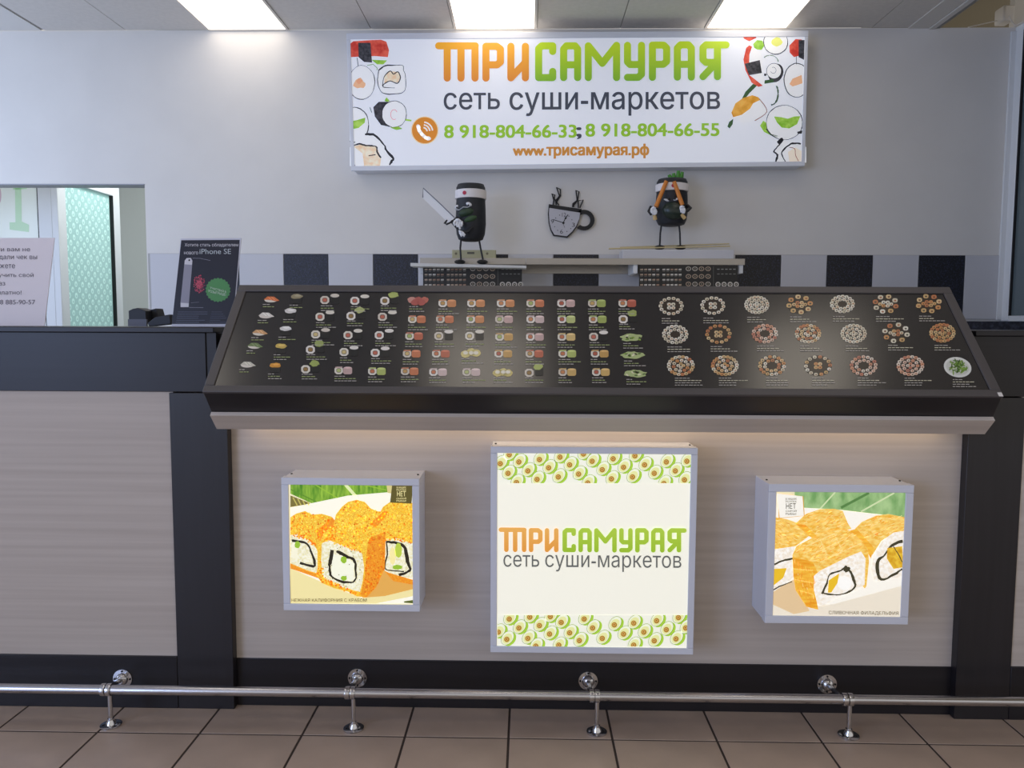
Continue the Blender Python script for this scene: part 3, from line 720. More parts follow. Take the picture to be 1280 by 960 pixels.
q.ell(768, 540, 20, 42, ef((186, 206, 70)), 8, jit=.1); q.ell(762, 635, 28, 14, gr1, 8, jit=.1); q.ell(735, 570, 18, 50, ef((246, 232, 160)), 8, jit=.1)
q.poly([(690, 660), (853, 708), (853, 735), (740, 715)], roe2, 7)
q.poly([(318, 500), (345, 430), (398, 395), (410, 335), (445, 290), (480, 262), (530, 250), (575, 262), (610, 300), (660, 320), (705, 330), (695, 440), (690, 640), (640, 750), (585, 808), (530, 802), (480, 775), (400, 755), (330, 725), (298, 680), (318, 600)], roe, 9)
q.poly([(585, 560), (600, 470), (695, 430), (690, 640), (640, 750), (585, 808), (550, 800), (575, 690)], roe2, 10)
q.poly([(600, 390), (690, 310), (705, 335), (640, 410)], roe2, 10)
q.poly([(330, 500), (370, 480), (420, 500), (500, 520), (560, 556), (572, 640), (562, 720), (548, 775), (480, 760), (400, 735), (335, 690), (326, 600)], rice, 11)
q.poly([(390, 560), (470, 575), (515, 620), (510, 710), (430, 712), (385, 680)], ef((246, 246, 220)), 12)
q.stroke([(388, 538), (378, 600), (374, 640), (388, 690), (455, 720), (518, 712), (524, 640), (512, 592), (470, 572), (415, 545)], 14, nori, 13, vary=0.7)
q.ell(455, 592, 17, 20, gr1, 14, jit=.1); q.ell(456, 698, 18, 14, gr1, 14, jit=.1)
for k in range(26): q.ell(random.uniform(340, 560), random.uniform(520, 750), 3, 3, nori, 13, n=6)
bead = [ef(c_) for c_ in ((252, 222, 90), (244, 190, 40), (232, 150, 20), (214, 116, 10), (250, 206, 60))]
def beads(reg, n, ws, ly): q.scatter(reg, n, lambda x, y: q.ell(x, y, *(random.uniform(3.5, 6),) * 2, random.choices(bead, ws)[0], ly, n=7))
beads([(400, 395), (445, 290), (530, 252), (610, 300), (700, 330), (690, 440), (600, 470), (560, 540), (420, 490), (350, 450)], 420, (5, 4, 2, 1, 4), 10)
beads([(335, 430), (400, 395), (430, 490), (500, 515), (560, 555), (420, 505), (345, 490)], 110, (2, 3, 4, 3, 2), 12)
beads([(150, 350), (235, 316), (380, 348), (330, 480), (220, 455), (150, 440)], 200, (3, 4, 4, 3, 2), 5)
beads([(640, 390), (720, 266), (850, 270), (850, 490), (700, 470)], 230, (5, 4, 2, 1, 4), 6)
beads([(590, 560), (600, 475), (690, 440), (688, 640), (640, 745), (585, 800), (560, 790)], 170, (0, 1, 4, 5, 0), 11)
beads([(318, 600), (335, 600), (340, 690), (480, 760), (545, 775), (560, 805), (470, 775), (330, 722), (300, 680)], 110, (1, 3, 4, 3, 1), 12)
beads([(150, 436), (225, 452), (300, 500), (290, 520), (215, 472), (150, 456)], 45, (1, 2, 4, 3, 1), 7)
beads([(690, 466), (760, 462), (853, 488), (853, 506), (760, 482), (690, 484)], 40, (2, 3, 3, 2, 2), 7)
q.poly([(732, 164), (853, 164), (842, 272), (720, 266)], ef((92, 84, 34)), 15); q.poly([(800, 830), (853, 822), (853, 842), (800, 838)], ef((90, 100, 40)), 4)
q.build('food_photo', bL)
def zpx(o, s): return lambda x, y: (o[0] + x / s, o[1] + y / s)
zl = zpx((330, 570), 1051 / 230.0)
for body, y0, y1, xa, xb in (('В НАШИХ', 175, 185, 758, 812), ('РОЛЛАХ', 189, 199, 757, 812), ('НЕТ', 202, 230, 760, 810), ('СЫРОЙ', 236, 247, 757, 812), ('РЫБЫ!', 251, 261, 757, 812)):
    text('badge_lettering', body, plL, zl(xa, y0), zl(xb, y1), ef((236, 226, 160)), bL, off=0.0024, bold=0.004)
text('caption_lettering', 'НЕЖНАЯ КАЛИФОРНИЯ С КРАБОМ', plL, zl(158, 813), zl(586, 834), ef((60, 48, 26)), bL, off=0.0024)
# ---- right box: salmon rolls
bR, plR = lightbox('light_box', 'small lit box on the right with a photo of salmon cream-cheese rolls', (956, 606.5), (1143, 779), 0.135, ef((246, 238, 214)), 0.0225)
q = Pic(plR, 920, 580, 1143 / 250.0, clip=(203, 152, 968, 872), base=0.0005, step=0.0001)
salm = mat('salmon_print', (236, 176, 50), 0.4, emit=EM, c2=(252, 222, 130), scale=60, stretch=(1, 1, 2.2), lo=0.35, hi=0.7)
salm2 = mat('salmon_print_deep', (232, 148, 24), 0.4, emit=EM, c2=(250, 200, 70), scale=40, stretch=(.5, 1, 3), lo=0.3, hi=0.7)
rice2 = mat('cream_rice_print', (240, 228, 206), 0.4, emit=EM, c2=(253, 250, 240), scale=120, lo=0.4, hi=0.6)
leaf2 = mat('soft_leaf_print', (112, 160, 92), 0.4, emit=EM, c2=(168, 200, 138), scale=16, stretch=(2, 1, 1)); mango = ef((234, 190, 40)); nor2 = ef((64, 60, 40))
q.poly([(330, 152), (968, 152), (968, 305), (600, 262), (390, 250), (330, 180)], leaf2, 0)
q.stroke([(572, 155), (482, 255)], 8, ef((206, 222, 170)), 1); q.stroke([(905, 165), (715, 272)], 9, ef((206, 222, 170)), 1); q.stroke([(760, 165), (600, 250)], 14, ef((84, 130, 66)), 1)
q.poly([(218, 152), (335, 152), (335, 180), (218, 180)], ef((236, 226, 180)), 1)
q.poly([(203, 250), (390, 250), (600, 265), (968, 305), (968, 872), (203, 872)], ef((250, 246, 232)), 1)
q.poly([(203, 740), (420, 820), (560, 800), (968, 690), (968, 872), (203, 872)], ef((236, 226, 204)), 2)
q.poly([(203, 730), (330, 660), (420, 840), (330, 858), (203, 800)], ef((226, 196, 150)), 3)
q.poly([(340, 340), (400, 285), (480, 258), (560, 256), (610, 268), (640, 340), (660, 370), (560, 400), (440, 430)], salm, 4)
q.poly([(203, 300), (300, 318), (360, 340), (420, 410), (340, 470), (203, 490)], salm, 4); q.poly([(340, 340), (420, 415), (470, 420), (400, 350)], salm2, 5)
q.poly([(203, 490), (335, 470), (320, 560), (330, 650), (230, 720), (203, 735)], rice2, 6); q.stroke([(203, 580), (260, 555), (300, 545), (325, 540)], 8, nor2, 7, vary=.5); q.stroke([(203, 725), (250, 700), (320, 672)], 8, nor2, 7, vary=.5)
q.poly([(210, 600), (290, 595), (270, 650), (208, 700)], mango, 7)
q.poly([(680, 370), (720, 330), (800, 295), (870, 286), (968, 305), (968, 390), (900, 395), (830, 440), (780, 520), (740, 440)], salm, 5)
q.poly([(650, 380), (690, 370), (790, 480), (770, 540), (740, 480)], salm2, 6)
q.poly([(968, 380), (900, 392), (835, 440), (785, 520), (770, 600), (790, 670), (870, 660), (968, 640)], rice2, 6)
q.stroke([(955, 440), (890, 465), (850, 520), (815, 550), (808, 600), (830, 660), (900, 632), (950, 600)], 14, nor2, 7, vary=.7)
q.poly([(865, 480), (950, 470), (955, 590), (900, 600), (862, 540)], mat('mango_print', (206, 150, 20), 0.4, emit=EM, c2=(240, 200, 60), scale=70), 8); q.stroke([(900, 470), (930, 520), (950, 560)], 5, nor2, 9, vary=.5)
q.poly([(322, 520), (345, 470), (430, 425), (520, 385), (585, 372), (650, 380), (720, 440), (755, 490), (760, 560), (745, 700), (735, 712), (620, 560), (460, 640), (430, 700), (460, 830), (400, 815), (340, 720), (328, 640)], salm, 9)
q.poly([(325, 530), (440, 560), (470, 630), (445, 700), (470, 832), (405, 815), (342, 720), (328, 640)], salm2, 10)
q.stroke([(330, 600), (440, 608)], 5, ef((250, 212, 110)), 11); q.stroke([(335, 660), (440, 680)], 5, ef((250, 212, 110)), 11); q.stroke([(350, 720), (440, 745)], 4, ef((250, 212, 110)), 11)
for a, b in (((400, 470), (560, 400)), ((430, 520), (640, 420)), ((480, 560), (700, 460)), ((560, 395), (600, 480)), ((480, 430), (520, 520))): q.stroke([a, b], 3, ef((252, 226, 150)), 10)
q.poly([(445, 640), (480, 610), (560, 570), (640, 530), (715, 500), (740, 540), (735, 690), (690, 720), (560, 770), (500, 812), (465, 800), (445, 720)], rice2, 11)
q.stroke([(492, 742), (520, 680), (536, 632), (600, 610), (625, 590), (655, 620), (672, 660), (680, 700), (630, 738), (560, 748), (500, 738)], 11, nor2, 12, vary=.8)
q.poly([(530, 665), (590, 625), (580, 680), (545, 735), (525, 735)], mango, 13); q.ell(630, 600, 20, 18, nor2, 13, jit=.3); q.ell(620, 680, 42, 40, ef((254, 252, 244)), 12)
streak = [ef(c_) for c_ in ((253, 232, 160), (248, 206, 100), (226, 160, 40), (214, 140, 40))]
def streaks(reg, n, ang, ly, ws=(4, 4, 2, 1)):
    def one(x, y):
        a_ = math.radians(ang + random.uniform(-14, 14)); L_ = random.uniform(8, 30); q.stroke([(x, y), (x + L_ * math.cos(a_), y + L_ * math.sin(a_))], random.uniform(1.5, 3.2), random.choices(streak, ws)[0], ly)
    q.scatter(reg, n, one)
streaks([(350, 470), (430, 428), (585, 376), (650, 384), (715, 440), (735, 480), (640, 520), (470, 600), (440, 560), (335, 525)], 210, -30, 11)
streaks([(350, 335), (400, 290), (480, 262), (560, 260), (605, 272), (635, 340), (560, 395), (440, 425)], 110, -25, 5)
streaks([(690, 370), (720, 335), (800, 300), (950, 306), (950, 375), (900, 385), (820, 430), (760, 470)], 110, -20, 6)
streaks([(210, 310), (300, 322), (400, 400), (335, 465), (210, 485)], 100, 20, 5)
streaks([(330, 540), (430, 570), (455, 630), (440, 700), (450, 810), (405, 805), (345, 715)], 90, 80, 11, (1, 2, 3, 4))
q.poly([(240, 168), (385, 185), (392, 296), (244, 312)], ef((214, 160, 40)), 14); q.poly([(233, 168), (380, 185), (388, 295), (250, 308)], ef((248, 244, 230)), 15)
q.build('food_photo', bR)
zr = zpx((920, 580), 1143 / 250.0)
for body, y0, y1, xa, xb in (('В НАШИХ', 194, 205, 284, 346), ('РОЛЛАХ', 209, 220, 284, 346), ('НЕТ', 225, 256, 286, 342), ('СЫРОЙ', 261, 274, 284, 346), ('РЫБЫ!', 279, 291, 284, 344)):
    text('badge_lettering', body, plR, zr(xa, y0), zr(xb, y1), ef((70, 66, 52)), bR, off=0.0024, bold=0.004)
text('caption_lettering', 'СЛИВОЧНАЯ ФИЛАДЕЛЬФИЯ', plR, zr(530, 838), zr(928, 862), ef((70, 62, 48)), bR, off=0.0024, slope=-1.0)
# ---- centre box
bC, plC = lightbox('light_box', 'large square lit box in the centre with the orange and green logo', (613, 560), (872.5, 815.5), 0.12, mat('centre_box_print', (232, 230, 214), 0.4, emit=EM + .1), 0.019)
zc = zpx((590, 540), 993 / 300.0)
AV1 = [(118, 125), (195, 118), (150, 165), (232, 155), (280, 108), (270, 190), (318, 142), (365, 98), (405, 130), (358, 180), (442, 168), (498, 115), (540, 150), (585, 105), (628, 140), (578, 188), (665, 180), (715, 130), (755, 165), (805, 118), (842, 155), (890, 115), (880, 192), (185, 203), (480, 205), (155, 88), (675, 93), (795, 207), (462, 85)]
AV2 = [(155, 768), (110, 822), (145, 852), (195, 805), (232, 848), (280, 795), (322, 830), (240, 760), (370, 782), (405, 825), (445, 857), (465, 768), (500, 805), (540, 848), (590, 792), (628, 830), (670, 785), (712, 822), (755, 858), (765, 775), (805, 812), (845, 850), (885, 805), (360, 876), (670, 876), (265, 880), (325, 758), (855, 762)]
for lst, cl in ((AV1, (103, 88, 905, 212)), (AV2, (105, 757, 905, 888))):
    q = Pic(plC, 590, 540, 993 / 300.0, clip=cl, base=0.0005, step=0.0001)
    q.poly([(cl[0], cl[1]), (cl[2], cl[1]), (cl[2], cl[3]), (cl[0], cl[3])], ef((240, 240, 222)), 0)
    for x, y in lst:
        x += 2; y += 2
        q.ell(x + 9, y + 2, 32, 24, ef((164, 206, 60)), 1, rot=-52); q.ell(x, y - 2, 33, 24, ef((130, 158, 60)), 2, rot=-52); q.ell(x, y - 2, 31, 22, ef((240, 244, 216)), 3, rot=-52)
        q.ell(x - 1, y + 1, 24, 18, ef((228, 230, 160)), 4, rot=-52); q.ell(x - 3, y + 4, 11.5, 11.5, ef((176, 128, 44)), 5); q.ell(x - 4, y + 3, 6, 6, ef((214, 176, 96)), 6, n=12); q.ell(x - 4, y + 3, 3.5, 3.5, ef((150, 98, 30)), 7, n=10)
    q.build('avocado_pattern', bC)
zc1 = P(740, 690, YP - .116).z; zc2 = P(740, 660, YP - .116).z
mo = gradient('logo_orange_small', (222, 150, 60), (230, 172, 86), zc1, zc2, EM); mg = gradient('logo_green_small', (150, 186, 44), (170, 200, 66), zc1, zc2, EM)
def fC(x, y):
    u = (x - 13) / 1240.0; return zc(110 + u * 778, 395 + (y - 43) * (101 / 166.0) + u * 6)
logo(plC, bC, fC, 30 * 778 / 1240 / 3.31 * 1.0, mo, mg, 0.0014)
text('tagline_lettering', 'сеть', plC, zc(130, 508), zc(278, 558), ef((96, 98, 96)), bC, off=0.0014, slope=-.3)
text('tagline_lettering', 'суши-маркетов', plC, zc(303, 508), zc(866, 577), ef((96, 98, 96)), bC, off=0.0014, slope=-1.2)

# ================================================================== BIG SIGN
YS = YW - 0.16
a = P(439, 213.5, YS); b = P(1006, 207.5, YS); cTL = P(433, 41.5, YS); cTR = P(1010.5, 38, YS)
sg = thing('sign_box', ((a.x + b.x) / 2, YW, a.z), 'wide white light-box sign with phone numbers on the back wall', 'sign', None)
SP = Plane((0, YS + 0.004, 0), (0, -1, 0)); ES = 0.3
def sf(c): return flat(c, ES)
def lerp2(u, v):
    t0_ = Vector((433, 41.5)).lerp(Vector((1010.5, 38)), u); t1_ = Vector((439, 213.5)).lerp(Vector((1006, 207.5)), u); r_ = t0_.lerp(t1_, v); return r_.x, r_.y
def squad(u0, v0, u1, v1, y): return [P(*lerp2(u0, v1), YS) * 1, P(*lerp2(u1, v1), YS), P(*lerp2(u1, v0), YS), P(*lerp2(u0, v0), YS)]
def sbar(name, u0, v0, u1, v1, y0, y1, m, bev=0.0):
    f = squad(u0, v0, u1, v1, YS); return MB().hull([Vector((p.x, y0, p.z)) for p in f], [Vector((p.x, y1, p.z)) for p in f], m).build(name, sg, bev)
sbar('housing', 0.003, 0.008, 0.997, 0.992, YS + 0.012, YW - 0.001, M_alu)
sbar('frame_rail', 0, 0, 1, 0.045, YS, YS + 0.03, M_alu, 0.002); sbar('frame_rail', 0, 0.965, 1, 1, YS, YS + 0.03, M_alu, 0.002)
sbar('frame_rail', 0, 0.0455, 0.008, 0.9645, YS, YS + 0.03, M_alu, 0.002); sbar('frame_rail', 0.9925, 0.0455, 1, 0.9645, YS, YS + 0.03, M_alu, 0.002)
sbar('print_panel', 0.008, 0.045, 0.9925, 0.965, YS + 0.004, YS + 0.012, mat('sign_white_print', (226, 230, 240), 0.35, emit=ES))
zs1 = P(720, 100, YS).z; zs2 = P(720, 55, YS).z
mo = gradient('logo_orange', (212, 132, 48), (230, 164, 44), zs1, zs2, ES); mg = gradient('logo_green', (124, 176, 46), (186, 214, 40), zs1, zs2, ES)
zq = zpx((540, 40), 1280 / 380.0)
logo(SP, sg, zq, 30 / 3.368, mo, mg, 0.0014)
text('tagline_lettering', 'сеть', SP, zq(50, 256), zq(285, 327), sf((62, 68, 82)), sg, off=0.0014, slope=0.3, bold=0.004)
text('tagline_lettering', 'суши-маркетов', SP, zq(327, 254), zq(1212, 354), sf((62, 68, 82)), sg, off=0.0014, slope=0.9, bold=0.004)
text('phone_lettering', '8 918-804-66-33', SP, zq(53, 393), zq(607, 446), sf((142, 190, 48)), sg, off=0.0014, bold=0.018, slope=0.6)
text('phone_lettering', ';', SP, zq(610, 402), zq(628, 450), sf((62, 68, 82)), sg, off=0.0014, bold=0.018)
text('phone_lettering', '8 918-804-66-55', SP, zq(648, 387), zq(1208, 440), sf((142, 190, 48)), sg, off=0.0014, bold=0.018, slope=0.8)
text('address_lettering', 'www.трисамурая.рф', SP, zq(342, 474), zq(912, 533), sf((196, 134, 56)), sg, off=0.0014, bold=0.018, slope=0.8)
# phone badge
q = Pic(SP, 430, 30, 675 / 130.0, base=0.0006, step=0.0003)
q.ell(524, 690, 90, 91, sf((236, 214, 170)), 0, n=30); q.ell(524, 690, 83, 85, sf((214, 134, 40)), 1, n=30)
q.stroke([(483, 672), (487, 690), (505, 715), (530, 738), (545, 745)], 22, sf((240, 240, 240)), 2, caps=True); q.ell(483, 668, 17, 13, sf((240, 240, 240)), 2, rot=60); q.ell(547, 742, 18, 13, sf((240, 240, 240)), 2, rot=15)
for r in (28, 46, 64): q.ring(512, 700, r, r, 9, sf((240, 240, 240)), 2, a0=-82, a1=-8, n=10)
q.build('phone_badge', sg)
# sushi drawings
red = mat('tuna_print', (190, 50, 40), 0.4, emit=ES, c2=(222, 96, 76), scale=22); ink = sf((30, 32, 40)); ricew = sf((232, 234, 238)); nor = mat('nori_print', (28, 30, 38), 0.4, emit=ES, c2=(70, 70, 78), scale=60)
lg = mat('lime_print', (120, 180, 40), 0.4, emit=ES, c2=(170, 210, 90), scale=26); org = mat('orange_print', (206, 140, 30), 0.4, emit=ES, c2=(232, 176, 80), scale=18)
egg = mat('shrimp_print', (226, 196, 160), 0.4, emit=ES, c2=(238, 226, 205), scale=30); pch = sf((232, 180, 140)); dgr = sf((50, 86, 50))
q = Pic(SP, 430, 30, 675 / 130.0, clip=(38, 68, 675, 922), base=0.0006, step=0.0001)
q.poly([(38, 130), (60, 112), (180, 104), (240, 102), (275, 115), (292, 170), (285, 215), (200, 208), (38, 215)], red, 0); q.poly([(92, 122), (172, 122), (178, 205), (182, 250), (130, 246), (95, 215)], nor, 1)
q.poly([(178, 232), (280, 236), (255, 262), (215, 262)], lg, 1); q.stroke([(85, 218), (92, 270)], 4, ink, 1); q.stroke([(150, 268), (190, 262), (215, 285), (214, 300)], 4, sf((120, 160, 80)), 1)
q.ell(115, 380, 84, 110, ricew, 1); q.ring(115, 380, 84, 110, 4, ink, 2, jit=.02, vary=.5); q.ell(98, 385, 38, 32, pch, 3, jit=.25, n=14); q.ell(100, 370, 18, 18, sf((226, 160, 120)), 4, jit=.3, n=10)
q.poly([(225, 300), (270, 268), (380, 268), (398, 330), (395, 430), (340, 455), (250, 448), (218, 380)], ricew, 1); q.stroke([(225, 300), (270, 270), (325, 268), (380, 268), (386, 300), (398, 335), (396, 430), (340, 453), (250, 447), (219, 380), (225, 300)], 6, ink, 2, vary=.7)
q.poly([(262, 340), (300, 305), (350, 312), (366, 345), (350, 380), (300, 370), (262, 385)], egg, 2); q.stroke([(250, 400), (262, 340), (300, 305), (322, 325), (350, 310), (366, 350), (345, 385), (300, 370), (258, 392), (258, 410), (330, 415)], 4.5, ink, 3, vary=.7)
q.poly([(190, 540), (225, 505), (290, 505), (255, 560), (270, 620), (298, 668), (240, 655), (200, 600)], nor, 1); q.ell(326, 585, 80, 86, ricew, 2); q.ring(326, 585, 80, 86, 3.5, ink, 3, jit=.015, vary=.5); q.ring(325, 588, 22, 32, 4, sf((220, 140, 150)), 3, a0=60, a1=330)
q.poly([(262, 500), (275, 475), (298, 500), (280, 505)], lg, 3); q.poly([(300, 672), (350, 664), (380, 680), (340, 688)], lg, 3); q.poly([(395, 615), (440, 622), (435, 632), (400, 628)], lg, 3); q.stroke([(168, 540), (180, 575)], 4, dgr, 3)
q.ell(72, 655, 88, 114, ricew, 1); q.ring(72, 655, 88, 114, 4.5, ink, 2, jit=.012, vary=.4); q.poly([(38, 632), (80, 625), (138, 608), (135, 640), (95, 675), (38, 685)], lg, 3)
q.poly([(38, 800), (70, 770), (135, 720), (200, 725), (270, 800), (318, 870), (292, 922), (38, 922)], ricew, 3); q.stroke([(135, 718), (180, 716), (210, 730), (260, 785), (275, 820), (318, 870), (310, 890), (294, 915)], 11, ink, 4, vary=.8)
q.poly([(60, 795), (120, 780), (210, 790), (240, 870), (235, 922), (130, 922), (120, 840)], egg, 4); q.stroke([(60, 790), (100, 778), (140, 788), (180, 790), (212, 798), (215, 830), (240, 868)], 7, ink, 5, vary=.9); q.stroke([(160, 855), (205, 848)], 6, ink, 5); q.stroke([(55, 850), (60, 900), (72, 920)], 5, ink, 5)
q.build('sushi_drawing', sg)
q = Pic(SP, 900, 30, 623 / 120.0, clip=(0, 50, 560, 900), base=0.0006, step=0.0001)
q.poly([(138, 50), (226, 50), (236, 90), (190, 112), (155, 95)], red, 0); q.poly([(138, 50), (222, 50), (216, 66), (150, 74)], nor, 1); q.poly([(215, 130), (240, 104), (275, 108), (288, 140), (270, 168), (225, 165)], lg, 1)
q.ell(362, 118, 78, 78, ricew, 1); q.ring(362, 118, 78, 78, 4, ink, 2, jit=.012, vary=.5); q.ell(368, 118, 34, 28, sf((220, 224, 120)), 3, jit=.2, n=12)
q.poly([(450, 140), (490, 98), (530, 100), (535, 200), (480, 215), (452, 185)], red, 1); q.poly([(510, 104), (560, 104), (560, 240), (510, 215)], nor, 2)
q.poly([(205, 145), (258, 175), (275, 235), (275, 320), (300, 390), (275, 400), (225, 330), (195, 250)], ricew, 1); q.poly([(170, 155), (190, 138), (208, 148), (190, 200), (188, 330), (215, 350), (278, 400), (250, 408), (205, 380), (165, 300), (152, 230)], red, 2); q.poly([(160, 258), (258, 234), (272, 318), (188, 332)], nor, 3)
q.ring(325, 245, 52, 42, 5, sf((120, 140, 110)), 1, a0=-140, a1=0, vary=.5); q.ell(362, 318, 48, 62, nor, 2, rot=20); q.ell(350, 305, 48, 50, ricew, 3); q.ring(350, 305, 48, 50, 3, ink, 4); q.ring(346, 300, 18, 20, 3, sf((110, 110, 118)), 4, a0=-120, a1=160)
q.poly([(288, 320), (305, 325), (298, 338), (285, 335)], ink, 3); q.poly([(290, 365), (345, 358), (350, 378), (288, 388)], dgr, 3); q.poly([(135, 500), (165, 440), (215, 388), (240, 400), (190, 450), (150, 500)], dgr, 1)
q.ring(335, 450, 42, 75, 8, sf((70, 96, 70)), 1, a0=-40, a1=95, vary=.6)
q.poly([(80, 600), (200, 500), (255, 480), (305, 570), (240, 620), (150, 650)], ricew, 1); q.poly([(74, 575), (100, 515), (150, 480), (210, 462), (248, 475), (262, 492), (215, 515), (195, 550), (140, 590), (85, 605)], org, 2); q.stroke([(255, 485), (305, 568), (225, 628)], 4, sf((150, 110, 90)), 3, vary=.5)
q.poly([(48, 665), (60, 635), (86, 615), (82, 650), (62, 678)], dgr, 2)
q.ell(498, 365, 82, 110, ricew, 2); q.ring(498, 365, 82, 110, 4, ink, 3, jit=.012, vary=.5); q.poly([(450, 390), (470, 355), (530, 330), (535, 385), (490, 400), (470, 405)], pch, 4); q.stroke([(495, 210), (496, 262)], 3.5, ink, 3)
q.poly([(260, 660), (280, 628), (300, 640), (325, 690), (375, 725), (330, 722), (285, 700)], lg, 1); q.stroke([(300, 680), (330, 718), (375, 730)], 9, dgr, 2)
q.ell(418, 640, 118, 112, ricew, 2); q.ring(418, 640, 118, 112, 5, ink, 3, jit=.01, vary=.5); q.poly([(350, 600), (400, 605), (440, 615), (480, 600), (522, 598), (500, 650), (450, 678), (400, 672), (370, 640)], lg, 4)
q.poly([(360, 780), (395, 740), (450, 760), (525, 770), (560, 800), (560, 900), (370, 900)], ricew, 3); q.stroke([(372, 770), (405, 745), (395, 770), (370, 800), (350, 830), (372, 850), (362, 895)], 13, ink, 4, vary=.8); q.stroke([(425, 895), (400, 840), (430, 800), (470, 775), (525, 778)], 9, ink, 4, vary=.8); q.poly([(440, 830), (490, 800), (540, 830), (540, 895), (450, 895)], sf((236, 222, 205)), 4); q.stroke([(450, 800), (485, 810), (490, 850), (510, 890)], 3.5, sf((130, 80, 60)), 5, vary=.6)
q.poly([(500, 700), (535, 690), (530, 712), (505, 712)], ink, 4)
q.build('sushi_drawing', sg)

# ================================================================== SHELF, SHEETS, FIGURES, CLOCK
YSH = 5.40
z1 = P(800, 323.0, YSH).z; z0 = P(800, 331.0, YSH).z
x0 = P(525, 326, YSH).x; x1 = P(931, 326, YSH).x; xm = P(657.5, 326, YSH).x
sh = thing('steel_shelf', ((x0 + x1) / 2, YW - 0.013, z0), 'long brushed steel wall shelf under the figurines and the cup clock', 'shelf')
bx('shelf_plate', (x0, YSH, z1 - 0.012), (xm - 0.003, YW - 0.013, z1), M_steel, sh, 0.002); bx('shelf_plate', (xm, YSH, z1 - 0.012), (x1, YW - 0.013, z1), M_steel, sh, 0.002)
bx('front_lip', (x0, YSH - 0.004, z0), (xm - 0.003, YSH + 0.004, z1 - 0.001), M_steel, sh, 0.001); bx('front_lip', (xm, YSH - 0.004, z0), (x1, YSH + 0.004, z1 - 0.001), M_steel, sh, 0.001)
bx('back_rail', (x0 + 0.02, YW - 0.04, P(720, 342, YW - .04).z), (x1 - 0.02, YW - 0.013, z1 - 0.013), M_steel, sh, 0.001)
for px in (525, 792, 924):
    xx = P(px, 335, YSH).x; zz = P(px, 341.5, YSH).z; bx('bracket', (xx, YSH + 0.006, zz), (xx + 0.028, YW - 0.041, z1 - 0.013), M_pvc, sh)
for x_a, x_b, lab in ((529, 652.5, 'small black menu sheet hanging under the shelf below the sword figurine'), (798.5, 922, 'small black menu sheet hanging under the shelf below the green-topped figurine')):
    ys = YSH + 0.006 - 0.012; a = P(x_a, 368, ys); b = P(x_b, 331.5, ys)
    ms = thing('menu_sheet', ((a.x + b.x) / 2, ys, a.z), lab, 'menu', 'small menu sheets under the shelf')
    bx('sheet', (a.x, ys - 0.002, a.z), (b.x, ys + 0.001, b.z), mat('sheet_black', (30, 29, 28), 0.4), ms)
    pl_ = Plane((0, ys - 0.002, 0), (0, -1, 0)); q = Pic(pl_, base=0.0004, step=0.0001); n = 0
    wdt = x_b - x_a
    for j in range(5):
        yy = 337 + j * 6.4
        for i in range(10):
            xx = x_a + 3.5 + i * 5.05 + (2.5 if i > 4 else 0); q.poly([(xx - 1.7, yy - 1), (xx + 1.9, yy - 1.2), (xx + 1.9, yy + .9), (xx - 1.7, yy + .9)], flat(random.choice([(190, 184, 174), (170, 150, 130), (150, 120, 100), (206, 200, 190)])), 0)
            q.poly([(xx - 1.7, yy + 2), (xx + 1.6, yy + 2), (xx + 1.6, yy + 2.6), (xx - 1.7, yy + 2.6)], flat((110, 108, 100)), 0)
    for j in range(3):
        for i in range(4):
            xx = x_a + 62 + i * 8.2; yy = 336 + j * 9.5
            q.ring(xx, yy, 3, 2.4, 1.1, flat(random.choice([(180, 172, 160), (170, 150, 130)])), 0, n=12); q.ell(xx, yy, 1, .8, flat((150, 140, 120)), 1, n=6)
    for i in range(5):
        q.poly([(x_a + 98 + i * 5, 336), (x_a + 101 + i * 5, 336), (x_a + 101 + i * 5, 337), (x_a + 98 + i * 5, 337)], flat((150, 150, 146)), 0); q.poly([(x_a + 98 + i * 5, 342), (x_a + 101 + i * 5, 342), (x_a + 101 + i * 5, 343), (x_a + 98 + i * 5, 343)], flat((120, 120, 116)), 0)
    for i in range(4):
        xx = x_a + 99 + i * 7.6; q.ring(xx, 355.5, 2.6, 2.6, 1.5, flat((206, 200, 190)), 0, n=12); q.ell(xx, 355.5, .9, .9, flat((190, 180, 160)), 1, n=6)
    q.poly([(x_a + 93, 333), (x_a + 93.7, 333), (x_a + 93.7, 362), (x_a + 93, 362)], flat((90, 88, 84)), 0)
    tag(q.build('menu_print', ms), kind='stuff')
# white ledge board in front of the shelf
a = P(513, 330.0, 5.26); b = P(658, 333, 5.26)
lb = thing('ledge_board', ((a.x + b.x) / 2, 5.32, a.z - 0.02), 'thin white board lying along the shelf front under the sword figurine', 'board')
zl0 = P(585, 331.8, 5.26).z
MB().hull([(a.x, 5.26, zl0 - 0.014 + 0.008), (b.x, 5.26, zl0 - 0.016), (b.x, 5.26, zl0), (a.x, 5.26, zl0 + 0.016)], [(a.x, 5.394, zl0 - 0.006), (b.x, 5.394, zl0 - 0.016), (b.x, 5.394, zl0), (a.x, 5.394, zl0 + 0.016)], mat('white_board', (206, 206, 204), 0.4)).build('board', lb)
